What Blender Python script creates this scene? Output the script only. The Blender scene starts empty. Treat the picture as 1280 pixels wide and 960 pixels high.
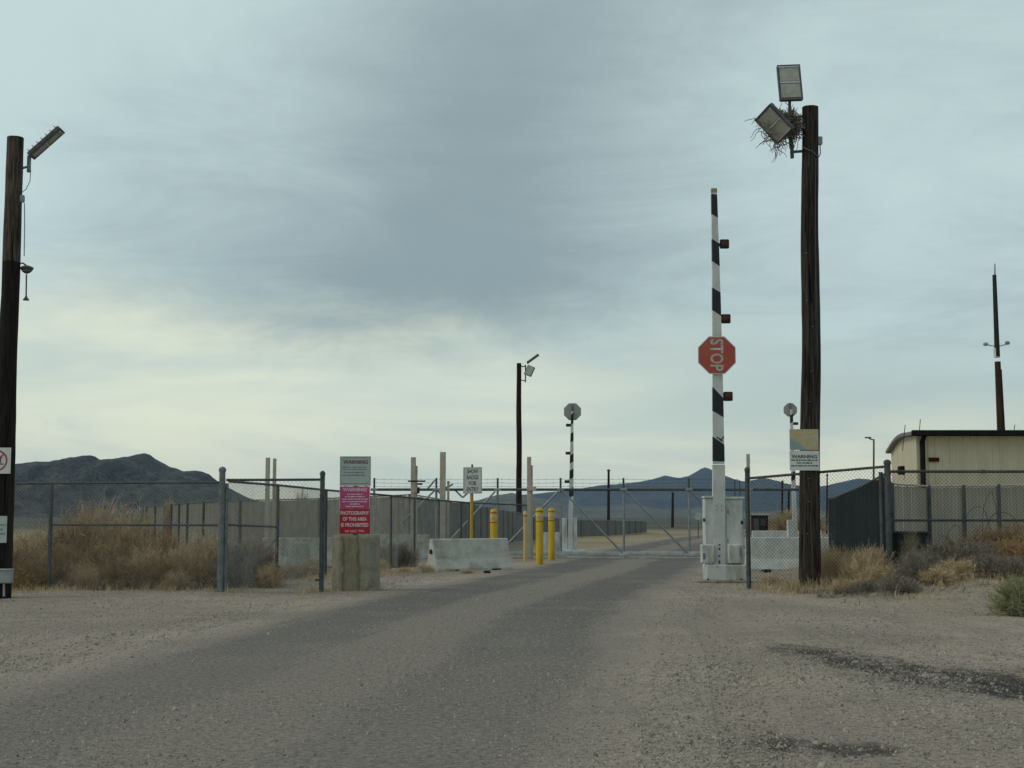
import bpy, math, random
from mathutils import Vector, Matrix, noise as mnoise
R = math.radians
random.seed(11)
scene = bpy.context.scene
col = scene.collection

# ------------------------------------------------------------------ camera
F = 1800.0                      # focal length in pixels of a 1280 px wide frame
CAM_H = 1.4
PITCH = math.atan2(646 - 480, F)
cam_data = bpy.data.cameras.new('camera')
cam_data.sensor_width = 36.0
cam_data.lens = 36.0 * F / 1280.0
cam_data.clip_start = 0.1
cam_data.clip_end = 60000
cam = bpy.data.objects.new('camera', cam_data)
cam.location = (0, 0, CAM_H)
cam.rotation_euler = (math.pi / 2 + PITCH, 0, 0)
col.objects.link(cam)
scene.camera = cam

# ------------------------------------------------------------------ world, sun, exposure
SUN_EL, SUN_AZ = 42.0, -100.0     # degrees above horizon, degrees to the right of straight ahead
world = bpy.data.worlds.new('World')
scene.world = world
world.use_nodes = True
nt = world.node_tree
nt.nodes.clear()


def wn(kind, **kw):
    n = nt.nodes.new(kind)
    for k, v in kw.items():
        setattr(n, k, v)
    return n


def wl(a, b):
    nt.links.new(a, b)


def wmath(op, a, b=None, c=None, clamp=False):
    n = wn('ShaderNodeMath', operation=op, use_clamp=clamp)
    for i, v in enumerate((a, b, c)):
        if v is None:
            continue
        if isinstance(v, (int, float)):
            n.inputs[i].default_value = v
        else:
            wl(v, n.inputs[i])
    return n.outputs[0]


def wrange(v, a, b, c=0.0, d=1.0):
    n = wn('ShaderNodeMapRange', interpolation_type='SMOOTHSTEP', clamp=True)
    wl(v, n.inputs['Value'])
    for k, x in (('From Min', a), ('From Max', b), ('To Min', c), ('To Max', d)):
        n.inputs[k].default_value = x
    return n.outputs['Result']


def wmix(f, a, b):
    n = wn('ShaderNodeMix', data_type='RGBA', blend_type='MIX')
    if isinstance(f, (int, float)):
        n.inputs[0].default_value = f
    else:
        wl(f, n.inputs[0])
    for s, v in ((6, a), (7, b)):
        if isinstance(v, tuple):
            n.inputs[s].default_value = (*v, 1)
        else:
            wl(v, n.inputs[s])
    return n.outputs[2]


def wnoise(vec, scale, detail=6, rough=0.55, dist=0.0):
    n = wn('ShaderNodeTexNoise')
    n.inputs['Scale'].default_value = scale
    n.inputs['Detail'].default_value = detail
    n.inputs['Roughness'].default_value = rough
    n.inputs['Distortion'].default_value = dist
    wl(vec, n.inputs['Vector'])
    return n.outputs['Fac']


sky = wn('ShaderNodeTexSky', sky_type='NISHITA', sun_disc=False)
sky.sun_elevation = R(SUN_EL)
sky.sun_rotation = R(SUN_AZ)
sky.altitude = 1500
tc = wn('ShaderNodeTexCoord')
sep = wn('ShaderNodeSeparateXYZ')
wl(tc.outputs['Generated'], sep.inputs[0])
dx, dy, dz = sep.outputs
zc = wmath('MAXIMUM', dz, 0.0)
den = wmath('ADD', zc, 0.10)
comb = wn('ShaderNodeCombineXYZ')                     # the flat cloud deck seen from below
wl(wmath('DIVIDE', dx, den), comb.inputs[0])
wl(wmath('DIVIDE', dy, den), comb.inputs[1])
comb.inputs[2].default_value = 3.7
deck = comb.outputs[0]
comb2 = wn('ShaderNodeCombineXYZ')                    # long thin streaks low over the horizon
wl(wmath('MULTIPLY', dx, 1.0), comb2.inputs[0])
wl(wmath('MULTIPLY', dz, 4.5), comb2.inputs[1])
wl(dy, comb2.inputs[2])
streak = comb2.outputs[0]


def toward(px, py, a, b):
    """1 near the direction of a point of the sky, 0 away from it (a, b in degrees)"""
    u, v = (px - 640) / F, (480 - py) / F
    c, s = math.cos(PITCH), math.sin(PITCH)
    d = Vector((u, c - v * s, s + v * c)).normalized()
    n = wn('ShaderNodeVectorMath', operation='DOT_PRODUCT')
    wl(tc.outputs['Generated'], n.inputs[0])
    n.inputs[1].default_value = d
    return wrange(n.outputs['Value'], math.cos(R(b)), math.cos(R(a)))


n_big = wnoise(deck, 0.42, 3, 0.5, 0.4)
n_mid = wnoise(deck, 1.5, 9, 0.66, 0.5)
n_wisp = wnoise(streak, 2.6, 6, 0.55, 0.5)
comb3 = wn('ShaderNodeCombineXYZ')
wl(dx, comb3.inputs[0])
wl(wmath('MULTIPLY', dz, 1.9), comb3.inputs[1])
wl(dy, comb3.inputs[2])
n_edge = wnoise(comb3.outputs[0], 8.5, 9, 0.66, 0.3)

# brightness of the deck, 0 dark .. 1 light
b = wmath('ADD', wmath('MULTIPLY', n_big, 0.50), wmath('MULTIPLY', n_mid, 0.68))
b = wmath('ADD', b, wmath('MULTIPLY', n_edge, 0.16))
b = wmath('ADD', b, wmath('MULTIPLY', toward(40, -60, 0, 19), 0.50))
b = wmath('ADD', b, wmath('MULTIPLY', toward(1080, 300, 0, 15), 0.22))
b = wmath('SUBTRACT', b, wmath('MULTIPLY', toward(500, 180, 0, 17), 0.19))
b = wmath('SUBTRACT', b, wmath('MULTIPLY', toward(330, 290, 0, 14), 0.17))
bl = wrange(b, 0.38, 1.06)
deck_col = wmix(bl, (2.85, 3.74, 4.02), (5.55, 6.95, 6.98))
# thinner, brighter cloud beyond the edge of the deck
low = wmix(wrange(n_wisp, 0.36, 0.62), (5.90, 6.95, 6.30), (8.00, 8.55, 6.85))
side = wrange(dx, -0.02, 0.26, 1.0, 0.2)
low = wmix(side, (4.75, 5.85, 5.55), low)
cream = wmath('MULTIPLY', wrange(dz, 0.015, 0.095, 1.0, 0.0), wrange(n_wisp, 0.34, 0.56, 0.25, 1.0))
low = wmix(cream, low, (9.40, 9.40, 6.95))
edge_z = wmath('ADD', dz, wmath('MULTIPLY', wmath('SUBTRACT', n_edge, 0.5), 0.085))
edge_z = wmath('ADD', edge_z, wmath('MULTIPLY', dx, 0.07))
deck_mask = wrange(edge_z, 0.088, 0.160)
clouds = wmix(deck_mask, low, deck_col)
# small rents in the low cloud let the blue through
cover = wmath('SUBTRACT', 1.0, wmath('MULTIPLY', wrange(n_edge, 0.60, 0.74), wmath('MULTIPLY', wmath('SUBTRACT', 1.0, deck_mask), 0.35)))
final = wmix(cover, sky.outputs[0], clouds)
bg = wn('ShaderNodeBackground')
wl(final, bg.inputs[0])
bg.inputs[1].default_value = 0.1
wout = wn('ShaderNodeOutputWorld')
wl(bg.outputs[0], wout.inputs[0])

sun_data = bpy.data.lights.new('sun', 'SUN')
sun_data.energy = 0.95
sun_data.angle = R(20)
sun_data.color = (1.0, 0.95, 0.86)
sun = bpy.data.objects.new('sun', sun_data)
d = Vector((math.sin(R(SUN_AZ)) * math.cos(R(SUN_EL)), math.cos(R(SUN_AZ)) * math.cos(R(SUN_EL)), math.sin(R(SUN_EL))))
sun.rotation_euler = d.to_track_quat('Z', 'Y').to_euler()
sun.location = (0, 0, 60)
col.objects.link(sun)

scene.view_settings.view_transform = 'Standard'
scene.view_settings.look = 'None'
scene.view_settings.exposure = 0.0
scene.view_settings.gamma = 1.0
scene.view_settings.use_curve_mapping = False
scene.render.engine = 'CYCLES'
scene.cycles.use_denoising = True
scene.cycles.max_bounces = 6
scene.cycles.transparent_max_bounces = 8
scene.cycles.volume_bounces = 1


# ------------------------------------------------------------------ helpers
def W(px, py, D):
    """world point at forward distance D that the photograph shows at pixel (px, py)"""
    u, v = (px - 640) / F, (480 - py) / F
    c, s = math.cos(PITCH), math.sin(PITCH)
    fy, fz = c - v * s, s + v * c
    return Vector((u * D / fy, D, CAM_H + fz * D / fy))


def GX(px, D):
    return W(px, 700, D).x


def smooth(a, b, x):
    t = max(0.0, min(1.0, (x - a) / (b - a)))
    return t * t * (3 - 2 * t)


def lerp_pts(pts, x):
    if x <= pts[0][0]:
        return pts[0][1]
    for (a, b), (c, e) in zip(pts, pts[1:]):
        if x <= c:
            t = (x - a) / (c - a)
            return b + (e - b) * t
    return pts[-1][1]


ROAD = [(-12, -3.1), (2, -2.6), (9, -2.1), (13, -1.5), (20, -0.85), (27, 0.25), (33, 1.45), (38, 2.5), (44, 3.6), (49, 4.3), (57, 5.5),
        (74, 8.6), (100, 14.0), (150, 27.0), (260, 60.0)]


def road_x(y):
    s = 0.0
    for k in (-2, -1, 0, 1, 2):
        s += lerp_pts(ROAD, y + k * 1.5)
    return s / 5


def gh(x, y):
    """height of the ground"""
    off = abs(x - road_x(y)) if y < 260 else 99
    k = smooth(3.9, 6.5, off)
    near = 1 - smooth(45, 70, y)
    z = 0.0
    if k > 0 and near > 0:
        z += k * near * 0.05 * mnoise.noise(Vector((x * 0.45, y * 0.45, 1.7)))
        z += k * near * 0.02 * mnoise.noise(Vector((x * 1.7, y * 1.7, 5.1)))
        z += k * (0.34 + .16 * mnoise.noise(Vector((x * .9, y * .9, 7)))) * smooth(5.2, 7.8, x) * smooth(22.5, 26, y) * (1 - smooth(36, 48, y))
    return z


class MB:
    def __init__(self):
        self.v, self.f = [], []

    def add(self, vs, fs):
        n = len(self.v)
        self.v += [Vector(p) for p in vs]
        self.f += [tuple(i + n for i in f) for f in fs]
        return self

    def box(self, c, size, rot=None):
        hx, hy, hz = size[0] / 2, size[1] / 2, size[2] / 2
        vs = [Vector((sx * hx, sy * hy, sz * hz)) for sz in (-1, 1) for sy in (-1, 1) for sx in (-1, 1)]
        if rot is not None:
            vs = [rot @ p for p in vs]
        c = Vector(c)
        return self.add([p + c for p in vs], [(0, 2, 3, 1), (4, 5, 7, 6), (0, 1, 5, 4), (2, 6, 7, 3), (0, 4, 6, 2), (1, 3, 7, 5)])

    def bbox(self, c, size, rot=None, b=0.01):
        """box with chamfered vertical and horizontal edges"""
        hx, hy, hz = size[0] / 2, size[1] / 2, size[2] / 2
        b = min(b, hx * .9, hy * .9, hz * .9)

        def ring(z, i):
            x, y = hx - i, hy - i
            return [Vector(p) for p in ((x - b, -y, z), (x, -y + b, z), (x, y - b, z), (x - b, y, z), (-x + b, y, z), (-x, y - b, z), (-x, -y + b, z), (-x + b, -y, z))]
        rs = [ring(-hz, b), ring(-hz + b, 0), ring(hz - b, 0), ring(hz, b)]
        vs = [p for r in rs for p in r]
        if rot is not None:
            vs = [rot @ p for p in vs]
        c = Vector(c)
        fs = []
        for k in range(3):
            for i in range(8):
                j = (i + 1) % 8
                fs.append((k * 8 + i, k * 8 + j, k * 8 + 8 + j, k * 8 + 8 + i))
        fs.append(tuple(range(7, -1, -1)))
        fs.append(tuple(range(24, 32)))
        return self.add([p + c for p in vs], fs)

    def tube(self, pts, r, n=8, caps=True):
        pts = [Vector(p) for p in pts]
        rs = r if isinstance(r, (list, tuple)) else [r] * len(pts)
        vs, fs = [], []
        ref = None
        for i, p in enumerate(pts):
            a = pts[max(i - 1, 0)]
            b2 = pts[min(i + 1, len(pts) - 1)]
            t = (b2 - a).normalized()
            if ref is None:
                ref = t.orthogonal().normalized()
            ref = (ref - t * ref.dot(t))
            ref = ref.normalized() if ref.length > 1e-6 else t.orthogonal().normalized()
            w = t.cross(ref)
            for k in range(n):
                an = 2 * math.pi * k / n
                vs.append(p + (ref * math.cos(an) + w * math.sin(an)) * rs[i])
        for i in range(len(pts) - 1):
            for k in range(n):
                j = (k + 1) % n
                fs.append((i * n + k, i * n + j, i * n + n + j, i * n + n + k))
        if caps:
            fs.append(tuple(range(n - 1, -1, -1)))
            fs.append(tuple(range((len(pts) - 1) * n, len(pts) * n)))
        return self.add(vs, fs)

    def lathe(self, prof, c=(0, 0, 0), n=16, rot=None):
        vs, fs = [], []
        c = Vector(c)
        for r, z in prof:
            for k in range(n):
                an = 2 * math.pi * k / n
                p = Vector((r * math.cos(an), r * math.sin(an), z))
                if rot is not None:
                    p = rot @ p
                vs.append(p + c)
        for i in range(len(prof) - 1):
            for k in range(n):
                j = (k + 1) % n
                fs.append((i * n + k, i * n + j, i * n + n + j, i * n + n + k))
        fs.append(tuple(range(n - 1, -1, -1)))
        fs.append(tuple(range((len(prof) - 1) * n, len(prof) * n)))
        return self.add(vs, fs)

    def prism(self, poly, fn, t0, t1):
        """poly of 2D points swept between t0 and t1; fn(a, b, t) gives the 3D point"""
        n = len(poly)
        vs = [fn(a, b2, t) for t in (t0, t1) for a, b2 in poly]
        fs = [(i, (i + 1) % n, n + (i + 1) % n, n + i) for i in range(n)]
        fs.append(tuple(range(n - 1, -1, -1)))
        fs.append(tuple(range(n, 2 * n)))
        return self.add(vs, fs)

    def build(self, name, material, parent=None, smooth_ang=None, kind=None, loc=None):
        if parent is not None:
            base = wloc(parent)
        else:
            base = Vector(loc) if loc is not None else Vector((0, 0, 0))
        me = bpy.data.meshes.new(name)
        me.from_pydata([p - base for p in self.v], [], self.f)
        me.update()
        o = bpy.data.objects.new(name, me)
        me.materials.append(material)
        col.objects.link(o)
        if parent is not None:
            o.parent = parent
        else:
            o.location = base
        if smooth_ang is not None:
            me.polygons.foreach_set('use_smooth', [True] * len(me.polygons))
            try:
                me.set_sharp_from_angle(angle=R(smooth_ang))
            except Exception:
                pass
        if kind:
            o['kind'] = kind
        return o


def wloc(o):
    p = Vector(o.location)
    while o.parent is not None:
        o = o.parent
        p += Vector(o.location)
    return p


def tag(o, label, cat=None, group=None, kind=None):
    o['label'] = label
    if cat:
        o['category'] = cat
    if group:
        o['group'] = group
    if kind:
        o['kind'] = kind
    return o


def thing(name, loc, label, cat, group=None):
    o = bpy.data.objects.new(name, None)
    o.empty_display_size = 0.2
    o.location = loc
    col.objects.link(o)
    return tag(o, label, cat, group)


def copy_thing(o, parent=None):
    c = o.copy()
    col.objects.link(c)
    c.parent = parent
    for ch in list(o.children):
        copy_thing(ch, c)
    return c


# ------------------------------------------------------------------ materials
def new_mat(name):
    m = bpy.data.materials.new(name)
    m.use_nodes = True
    t = m.node_tree
    bs = t.nodes['Principled BSDF']
    return m, t, bs


def nod(t, kind, **kw):
    n = t.nodes.new(kind)
    for k, v in kw.items():
        setattr(n, k, v)
    return n


def tnoise(t, vec, scale, detail=5, rough=0.55, dist=0.0):
    n = nod(t, 'ShaderNodeTexNoise')
    n.inputs['Scale'].default_value = scale
    n.inputs['Detail'].default_value = detail
    n.inputs['Roughness'].default_value = rough
    n.inputs['Distortion'].default_value = dist
    if vec is not None:
        t.links.new(vec, n.inputs['Vector'])
    return n.outputs['Fac']


def trange(t, v, a, b2, c=0.0, e=1.0, sm=True):
    n = nod(t, 'ShaderNodeMapRange', clamp=True)
    if sm:
        n.interpolation_type = 'SMOOTHSTEP'
    t.links.new(v, n.inputs['Value'])
    for k, x in (('From Min', a), ('From Max', b2), ('To Min', c), ('To Max', e)):
        n.inputs[k].default_value = x
    return n.outputs['Result']


def tmix(t, f, a, b2, mode='MIX'):
    n = nod(t, 'ShaderNodeMix', data_type='RGBA', blend_type=mode)
    if isinstance(f, (int, float)):
        n.inputs[0].default_value = f
    else:
        t.links.new(f, n.inputs[0])
    for s, v in ((6, a), (7, b2)):
        if isinstance(v, tuple):
            n.inputs[s].default_value = (*v, 1)
        else:
            t.links.new(v, n.inputs[s])
    return n.outputs[2]


def tmath(t, op, a, b2=None, clamp=False):
    n = nod(t, 'ShaderNodeMath', operation=op, use_clamp=clamp)
    for i, v in enumerate((a, b2)):
        if v is None:
            continue
        if isinstance(v, (int, float)):
            n.inputs[i].default_value = v
        else:
            t.links.new(v, n.inputs[i])
    return n.outputs[0]


def tbump(t, bs, h, strength, dist=0.02):
    n = nod(t, 'ShaderNodeBump')
    n.inputs['Strength'].default_value = strength
    n.inputs['Distance'].default_value = dist
    t.links.new(h, n.inputs['Height'])
    t.links.new(n.outputs[0], bs.inputs['Normal'])


def tcoord(t, stretch=(1, 1, 1)):
    c = nod(t, 'ShaderNodeTexCoord')
    mp = nod(t, 'ShaderNodeMapping')
    mp.inputs['Scale'].default_value = stretch
    t.links.new(c.outputs['Object'], mp.inputs['Vector'])
    return mp.outputs[0]


def mat(name, base, var=None, scale=6.0, lo=0.4, hi=0.65, rough=0.75, metal=0.0, bump=0.0, bscale=40.0, stretch=(1, 1, 1), spec=0.35, var2=None, scale2=1.2):
    m, t, bs = new_mat(name)
    bs.inputs['Roughness'].default_value = rough
    bs.inputs['Metallic'].default_value = metal
    bs.inputs['Specular IOR Level'].default_value = spec
    if var is None:
        var = tuple(c * 0.8 for c in base)
    v = tcoord(t, stretch)
    f = trange(t, tnoise(t, v, scale, 7, 0.62), lo, hi)
    c = tmix(t, f, base, var)
    if var2 is not None:
        c = tmix(t, trange(t, tnoise(t, v, scale2, 5, 0.6), 0.48, 0.68), c, var2)
    t.links.new(c, bs.inputs['Base Color'])
    if bump:
        tbump(t, bs, tnoise(t, v, bscale, 6, 0.6), bump, 0.01)
    return m


M = {}
M['galv'] = mat('galvanised_steel', (0.18, 0.20, 0.205), (0.12, 0.135, 0.14), 9, rough=0.6, metal=0.2, bump=0.05)
M['galv_dark'] = mat('weathered_fence_steel', (0.085, 0.10, 0.105), (0.055, 0.066, 0.07), 7, rough=0.7, metal=0.1, spec=0.2, var2=(0.12, 0.10, 0.075))
M['wire'] = mat('fence_wire', (0.27, 0.275, 0.255), (0.17, 0.165, 0.145), 3, rough=0.55, metal=0.3)
M['gate_steel'] = mat('gate_pipe_steel', (0.30, 0.325, 0.325), (0.21, 0.225, 0.225), 6, rough=0.5, metal=0.3)
M['gate_light'] = mat('pale_gate_beam', (0.45, 0.48, 0.47), (0.33, 0.35, 0.34), 4, rough=0.6)
M['cream'] = mat('cream_steel_post', (0.46, 0.42, 0.33), (0.37, 0.335, 0.26), 3, rough=0.6, bump=0.05)
M['concrete'] = mat('cast_concrete', (0.45, 0.45, 0.41), (0.32, 0.315, 0.28), 7, rough=0.9, bump=0.25, bscale=60, var2=(0.27, 0.255, 0.215), scale2=3.2)
M['concrete_white'] = mat('pale_concrete', (0.58, 0.59, 0.56), (0.46, 0.465, 0.44), 4, rough=0.85, bump=0.2, bscale=50)
M['yellow'] = mat('yellow_bollard_plastic', (0.66, 0.42, 0.02), (0.52, 0.33, 0.025), 6, rough=0.55, bump=0.02, stretch=(1, 1, .4), var2=(0.42, 0.29, 0.05), scale2=5)
M['yellow_dirty'] = mat('yellow_post_paint', (0.50, 0.32, 0.04), (0.38, 0.24, 0.05), 8, rough=0.6)
M['rust_tape'] = mat('red_reflective_band', (0.40, 0.11, 0.02), (0.30, 0.10, 0.02), 8, rough=0.4)
M['pale_tape'] = mat('pale_reflective_band', (0.62, 0.47, 0.22), (0.55, 0.38, 0.14), 30, rough=0.4)
M['white_paint'] = mat('white_cabinet_paint', (0.60, 0.63, 0.61), (0.47, 0.485, 0.465), 5, rough=0.6, stretch=(1, 1, .35), var2=(0.38, 0.36, 0.31), scale2=4.5)
M['grey_paint'] = mat('grey_box_paint', (0.31, 0.335, 0.345), (0.25, 0.27, 0.28), 3, rough=0.6)
M['arm_white'] = mat('white_barrier_arm', (0.60, 0.62, 0.59), (0.50, 0.515, 0.49), 3, rough=0.5)
M['arm_black'] = mat('black_barrier_stripe', (0.012, 0.015, 0.016), (0.02, 0.023, 0.024), 5, rough=0.5)
M['black'] = mat('black_plastic', (0.012, 0.012, 0.013), (0.02, 0.02, 0.02), 6, rough=0.5)
M['lamp_body'] = mat('floodlight_housing', (0.10, 0.105, 0.105), (0.065, 0.07, 0.07), 10, rough=0.55, metal=0.3)
M['lamp_lens'] = mat('floodlight_lens', (0.36, 0.36, 0.31), (0.28, 0.28, 0.24), 5, rough=0.25, spec=0.5)
M['lamp_trim'] = mat('floodlight_trim', (0.50, 0.51, 0.50), (0.40, 0.41, 0.40), 12, rough=0.5)
M['red_lens'] = mat('dark_red_lens', (0.10, 0.012, 0.012), (0.06, 0.01, 0.01), 6, rough=0.3)
M['stop_red'] = mat('faded_stop_red', (0.47, 0.075, 0.05), (0.40, 0.075, 0.055), 5, rough=0.55, var2=(0.44, 0.12, 0.085), scale2=3)
M['sign_white'] = mat('sign_white', (0.64, 0.655, 0.63), (0.56, 0.575, 0.55), 4, rough=0.5)
M['stop_letter'] = mat('faded_stop_letter', (0.52, 0.47, 0.43), (0.42, 0.36, 0.32), 10, rough=0.5)
M['sign_back'] = mat('bare_aluminium_sign_back', (0.33, 0.335, 0.31), (0.28, 0.285, 0.265), 6, rough=0.55, metal=0.2)
M['sign_grey'] = mat('grey_white_sign', (0.42, 0.48, 0.46), (0.36, 0.415, 0.40), 4, rough=0.5)
M['sign_pink'] = mat('faded_magenta_sign', (0.50, 0.065, 0.20), (0.43, 0.06, 0.16), 6, rough=0.5)
M['sign_red'] = mat('red_sign', (0.42, 0.012, 0.030), (0.36, 0.015, 0.03), 6, rough=0.5)
M['sign_tan'] = mat('faded_tan_sign', (0.48, 0.42, 0.27), (0.42, 0.36, 0.21), 6, rough=0.6)
M['sign_blue'] = mat('faded_blue_print', (0.26, 0.33, 0.34), (0.32, 0.37, 0.35), 6, rough=0.6)
M['ink'] = mat('dark_ink', (0.035, 0.045, 0.055), (0.05, 0.06, 0.065), 6, rough=0.6)
M['ink_grey'] = mat('grey_ink', (0.14, 0.16, 0.17), (0.20, 0.22, 0.23), 20, rough=0.6)
M['ink_red'] = mat('dark_red_ink', (0.16, 0.02, 0.02), (0.13, 0.02, 0.02), 6, rough=0.6)
M['ink_pink'] = mat('pale_ink', (0.72, 0.60, 0.63), (0.64, 0.50, 0.54), 12, rough=0.6)
M['ring_red'] = mat('red_ring_ink', (0.40, 0.05, 0.05), (0.35, 0.06, 0.05), 6, rough=0.6)
M['slat_tan'] = mat('tan_privacy_slats', (0.195, 0.185, 0.155), (0.15, 0.143, 0.12), 1.5, rough=0.8, stretch=(3, 3, 0.4))
M['slat_tan2'] = mat('tan_fence_slats', (0.36, 0.335, 0.275), (0.30, 0.278, 0.228), 1.5, rough=0.8, stretch=(3, 3, 0.4))
M['slat_grey'] = mat('grey_green_slats', (0.175, 0.19, 0.185), (0.14, 0.152, 0.15), 1.5, rough=0.95, spec=0.05, stretch=(3, 3, 0.4))
M['slat_dark'] = mat('dark_green_slats', (0.024, 0.034, 0.037), (0.018, 0.026, 0.029), 2.5, rough=0.95, spec=0.03, stretch=(4, 4, 0.3), var2=(0.03, 0.038, 0.04), scale2=2.2)
M['building'] = mat('tan_metal_cladding', (0.62, 0.555, 0.41), (0.55, 0.49, 0.36), 1.2, rough=0.6, stretch=(2, 2, 0.3))
M['roof_dark'] = mat('dark_brown_fascia', (0.014, 0.013, 0.012), (0.02, 0.019, 0.017), 3, rough=0.9, spec=0.08)
M['roof_edge'] = mat('grey_roof_edge', (0.16, 0.17, 0.16), (0.12, 0.125, 0.12), 3, rough=0.6)
M['dark_red'] = mat('dark_red_plate', (0.05, 0.014, 0.012), (0.035, 0.012, 0.010), 6, rough=0.8, spec=0.1)
M['glass'] = mat('dark_window_glass', (0.03, 0.035, 0.04), (0.05, 0.055, 0.06), 4, rough=0.15, spec=0.5)
M['twig'] = mat('dry_twig', (0.21, 0.19, 0.165), (0.13, 0.115, 0.10), 9, rough=0.9)
M['weed_tan'] = mat('tan_tumbleweed', (0.60, 0.46, 0.29), (0.33, 0.235, 0.135), 2.5, rough=0.95)
M['weed_brown'] = mat('brown_tumbleweed', (0.46, 0.305, 0.16), (0.20, 0.125, 0.065), 4.5, rough=0.95)
M['weed_grey'] = mat('grey_dead_brush', (0.29, 0.25, 0.20), (0.17, 0.145, 0.115), 4.5, rough=0.95)
M['weed_green'] = mat('grey_green_sage', (0.30, 0.30, 0.165), (0.22, 0.225, 0.12), 3, rough=0.95)
M['straw'] = mat('pale_straw', (0.54, 0.43, 0.27), (0.42, 0.325, 0.19), 2, rough=0.95)
M['bush_tan'] = mat('tan_bare_bush', (0.48, 0.36, 0.21), (0.36, 0.26, 0.15), 2, rough=0.95)
M['crumb'] = mat('asphalt_crumb', (0.075, 0.066, 0.058), (0.15, 0.13, 0.108), 25, rough=0.95, spec=0.1)
M['wire_dark'] = mat('dark_fence_wire', (0.085, 0.09, 0.085), (0.055, 0.055, 0.05), 3, rough=0.7, spec=0.1)
M['barrier'] = mat('barrier_concrete', (0.55, 0.535, 0.48), (0.46, 0.445, 0.395), 5, rough=0.9, bump=0.15, bscale=50, var2=(0.36, 0.34, 0.29), scale2=2.2)
M['rail_pale'] = mat('pale_fence_rail', (0.42, 0.42, 0.39), (0.34, 0.34, 0.31), 4, rough=0.6)
M['car_paint'] = mat('grey_car_paint', (0.10, 0.12, 0.12), (0.09, 0.105, 0.105), 2, rough=0.3, spec=0.5)
M['rubber'] = mat('tyre_rubber', (0.02, 0.02, 0.02), (0.03, 0.03, 0.03), 5, rough=0.9)


def wood_mat(name, dark, light, grey, split_z=None):
    m, t, bs = new_mat(name)
    bs.inputs['Roughness'].default_value = 0.9
    bs.inputs['Specular IOR Level'].default_value = 0.2
    v = tcoord(t, (1, 1, 0.07))
    v2 = tcoord(t, (1, 1, 0.03))
    n1 = tnoise(t, v, 26, 8, 0.65, 0.3)
    n2 = tnoise(t, v2, 9, 5, 0.6)
    c = tmix(t, trange(t, n1, 0.36, 0.66), dark, light)
    c = tmix(t, trange(t, n2, 0.52, 0.72), c, grey)
    if split_z is not None:
        co = nod(t, 'ShaderNodeTexCoord')
        sp = nod(t, 'ShaderNodeSeparateXYZ')
        t.links.new(co.outputs['Object'], sp.inputs[0])
        z = tmath(t, 'ADD', sp.outputs[2], tmath(t, 'MULTIPLY', tnoise(t, co.outputs['Object'], 4, 3), 0.12))
        old = tmix(t, trange(t, n1, 0.36, 0.66), (0.034, 0.028, 0.022), (0.12, 0.093, 0.068))
        c = tmix(t, trange(t, z, split_z, split_z + 0.02), c, old)
    cr = trange(t, tnoise(t, tcoord(t, (1, 1, 0.035)), 20, 3, 0.5), 0.34, 0.40, 0.0, 1.0)
    c = tmix(t, cr, tuple(x * 0.35 for x in dark), c)
    t.links.new(c, bs.inputs['Base Color'])
    h = tmath(t, 'ADD', tmath(t, 'MULTIPLY', n1, 0.6), cr)
    tbump(t, bs, h, 0.7, 0.012)
    return m


M['pole_brown'] = wood_mat('creosote_pole_wood', (0.015, 0.0125, 0.0105), (0.060, 0.047, 0.036), (0.11, 0.09, 0.07))
M['pole_black'] = wood_mat('black_tarred_pole_wood', (0.008, 0.0075, 0.007), (0.022, 0.018, 0.015), (0.034, 0.026, 0.02), split_z=6.0)
M['pole_mid'] = wood_mat('dark_brown_pole_wood', (0.011, 0.007, 0.006), (0.030, 0.018, 0.013), (0.038, 0.024, 0.017))
M['pole_red'] = wood_mat('red_brown_pole_wood', (0.026, 0.016, 0.011), (0.062, 0.036, 0.023), (0.075, 0.046, 0.03))
M['pole_green'] = wood_mat('green_black_pole_wood', (0.018, 0.021, 0.017), (0.04, 0.045, 0.036), (0.05, 0.055, 0.045))


def stained_block_mat():
    m, t, bs = new_mat('stained_concrete_block')
    bs.inputs['Roughness'].default_value = 0.92
    co = nod(t, 'ShaderNodeTexCoord')
    sp = nod(t, 'ShaderNodeSeparateXYZ')
    t.links.new(co.outputs['Object'], sp.inputs[0])
    v = co.outputs['Object']
    base = tmix(t, trange(t, tnoise(t, v, 6, 7, 0.65), 0.38, 0.66), (0.29, 0.27, 0.205), (0.21, 0.19, 0.14))
    wob = tmath(t, 'MULTIPLY', tmath(t, 'SUBTRACT', tnoise(t, tcoord(t, (0, 0, 1)), 3.5, 4), 0.5), 0.22)
    x = tmath(t, 'ADD', sp.outputs[0], wob)
    inside = tmath(t, 'MULTIPLY', trange(t, x, -0.22, -0.19), trange(t, x, 0.07, 0.11, 1.0, 0.0))
    base = tmix(t, tmath(t, 'MULTIPLY', tmath(t, 'MULTIPLY', inside, trange(t, tnoise(t, tcoord(t, (2, 2, .5)), 4, 5), 0.3, 0.6)), 0.6), base, (0.20, 0.155, 0.085))
    for cx, w in ((-0.205, 0.035), (0.085, 0.04)):
        dd = tmath(t, 'ABSOLUTE', tmath(t, 'SUBTRACT', x, cx))
        f = tmath(t, 'MULTIPLY', trange(t, dd, 0.0, w * 1.5, 1.0, 0.0), trange(t, tnoise(t, tcoord(t, (3, 3, 0.6)), 3, 4), 0.3, 0.6))
        base = tmix(t, tmath(t, 'MULTIPLY', f, 0.8), base, (0.11, 0.075, 0.03))
    t.links.new(base, bs.inputs['Base Color'])
    tbump(t, bs, tnoise(t, v, 45, 6, 0.65), 0.35, 0.012)
    return m


M['block'] = stained_block_mat()


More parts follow.
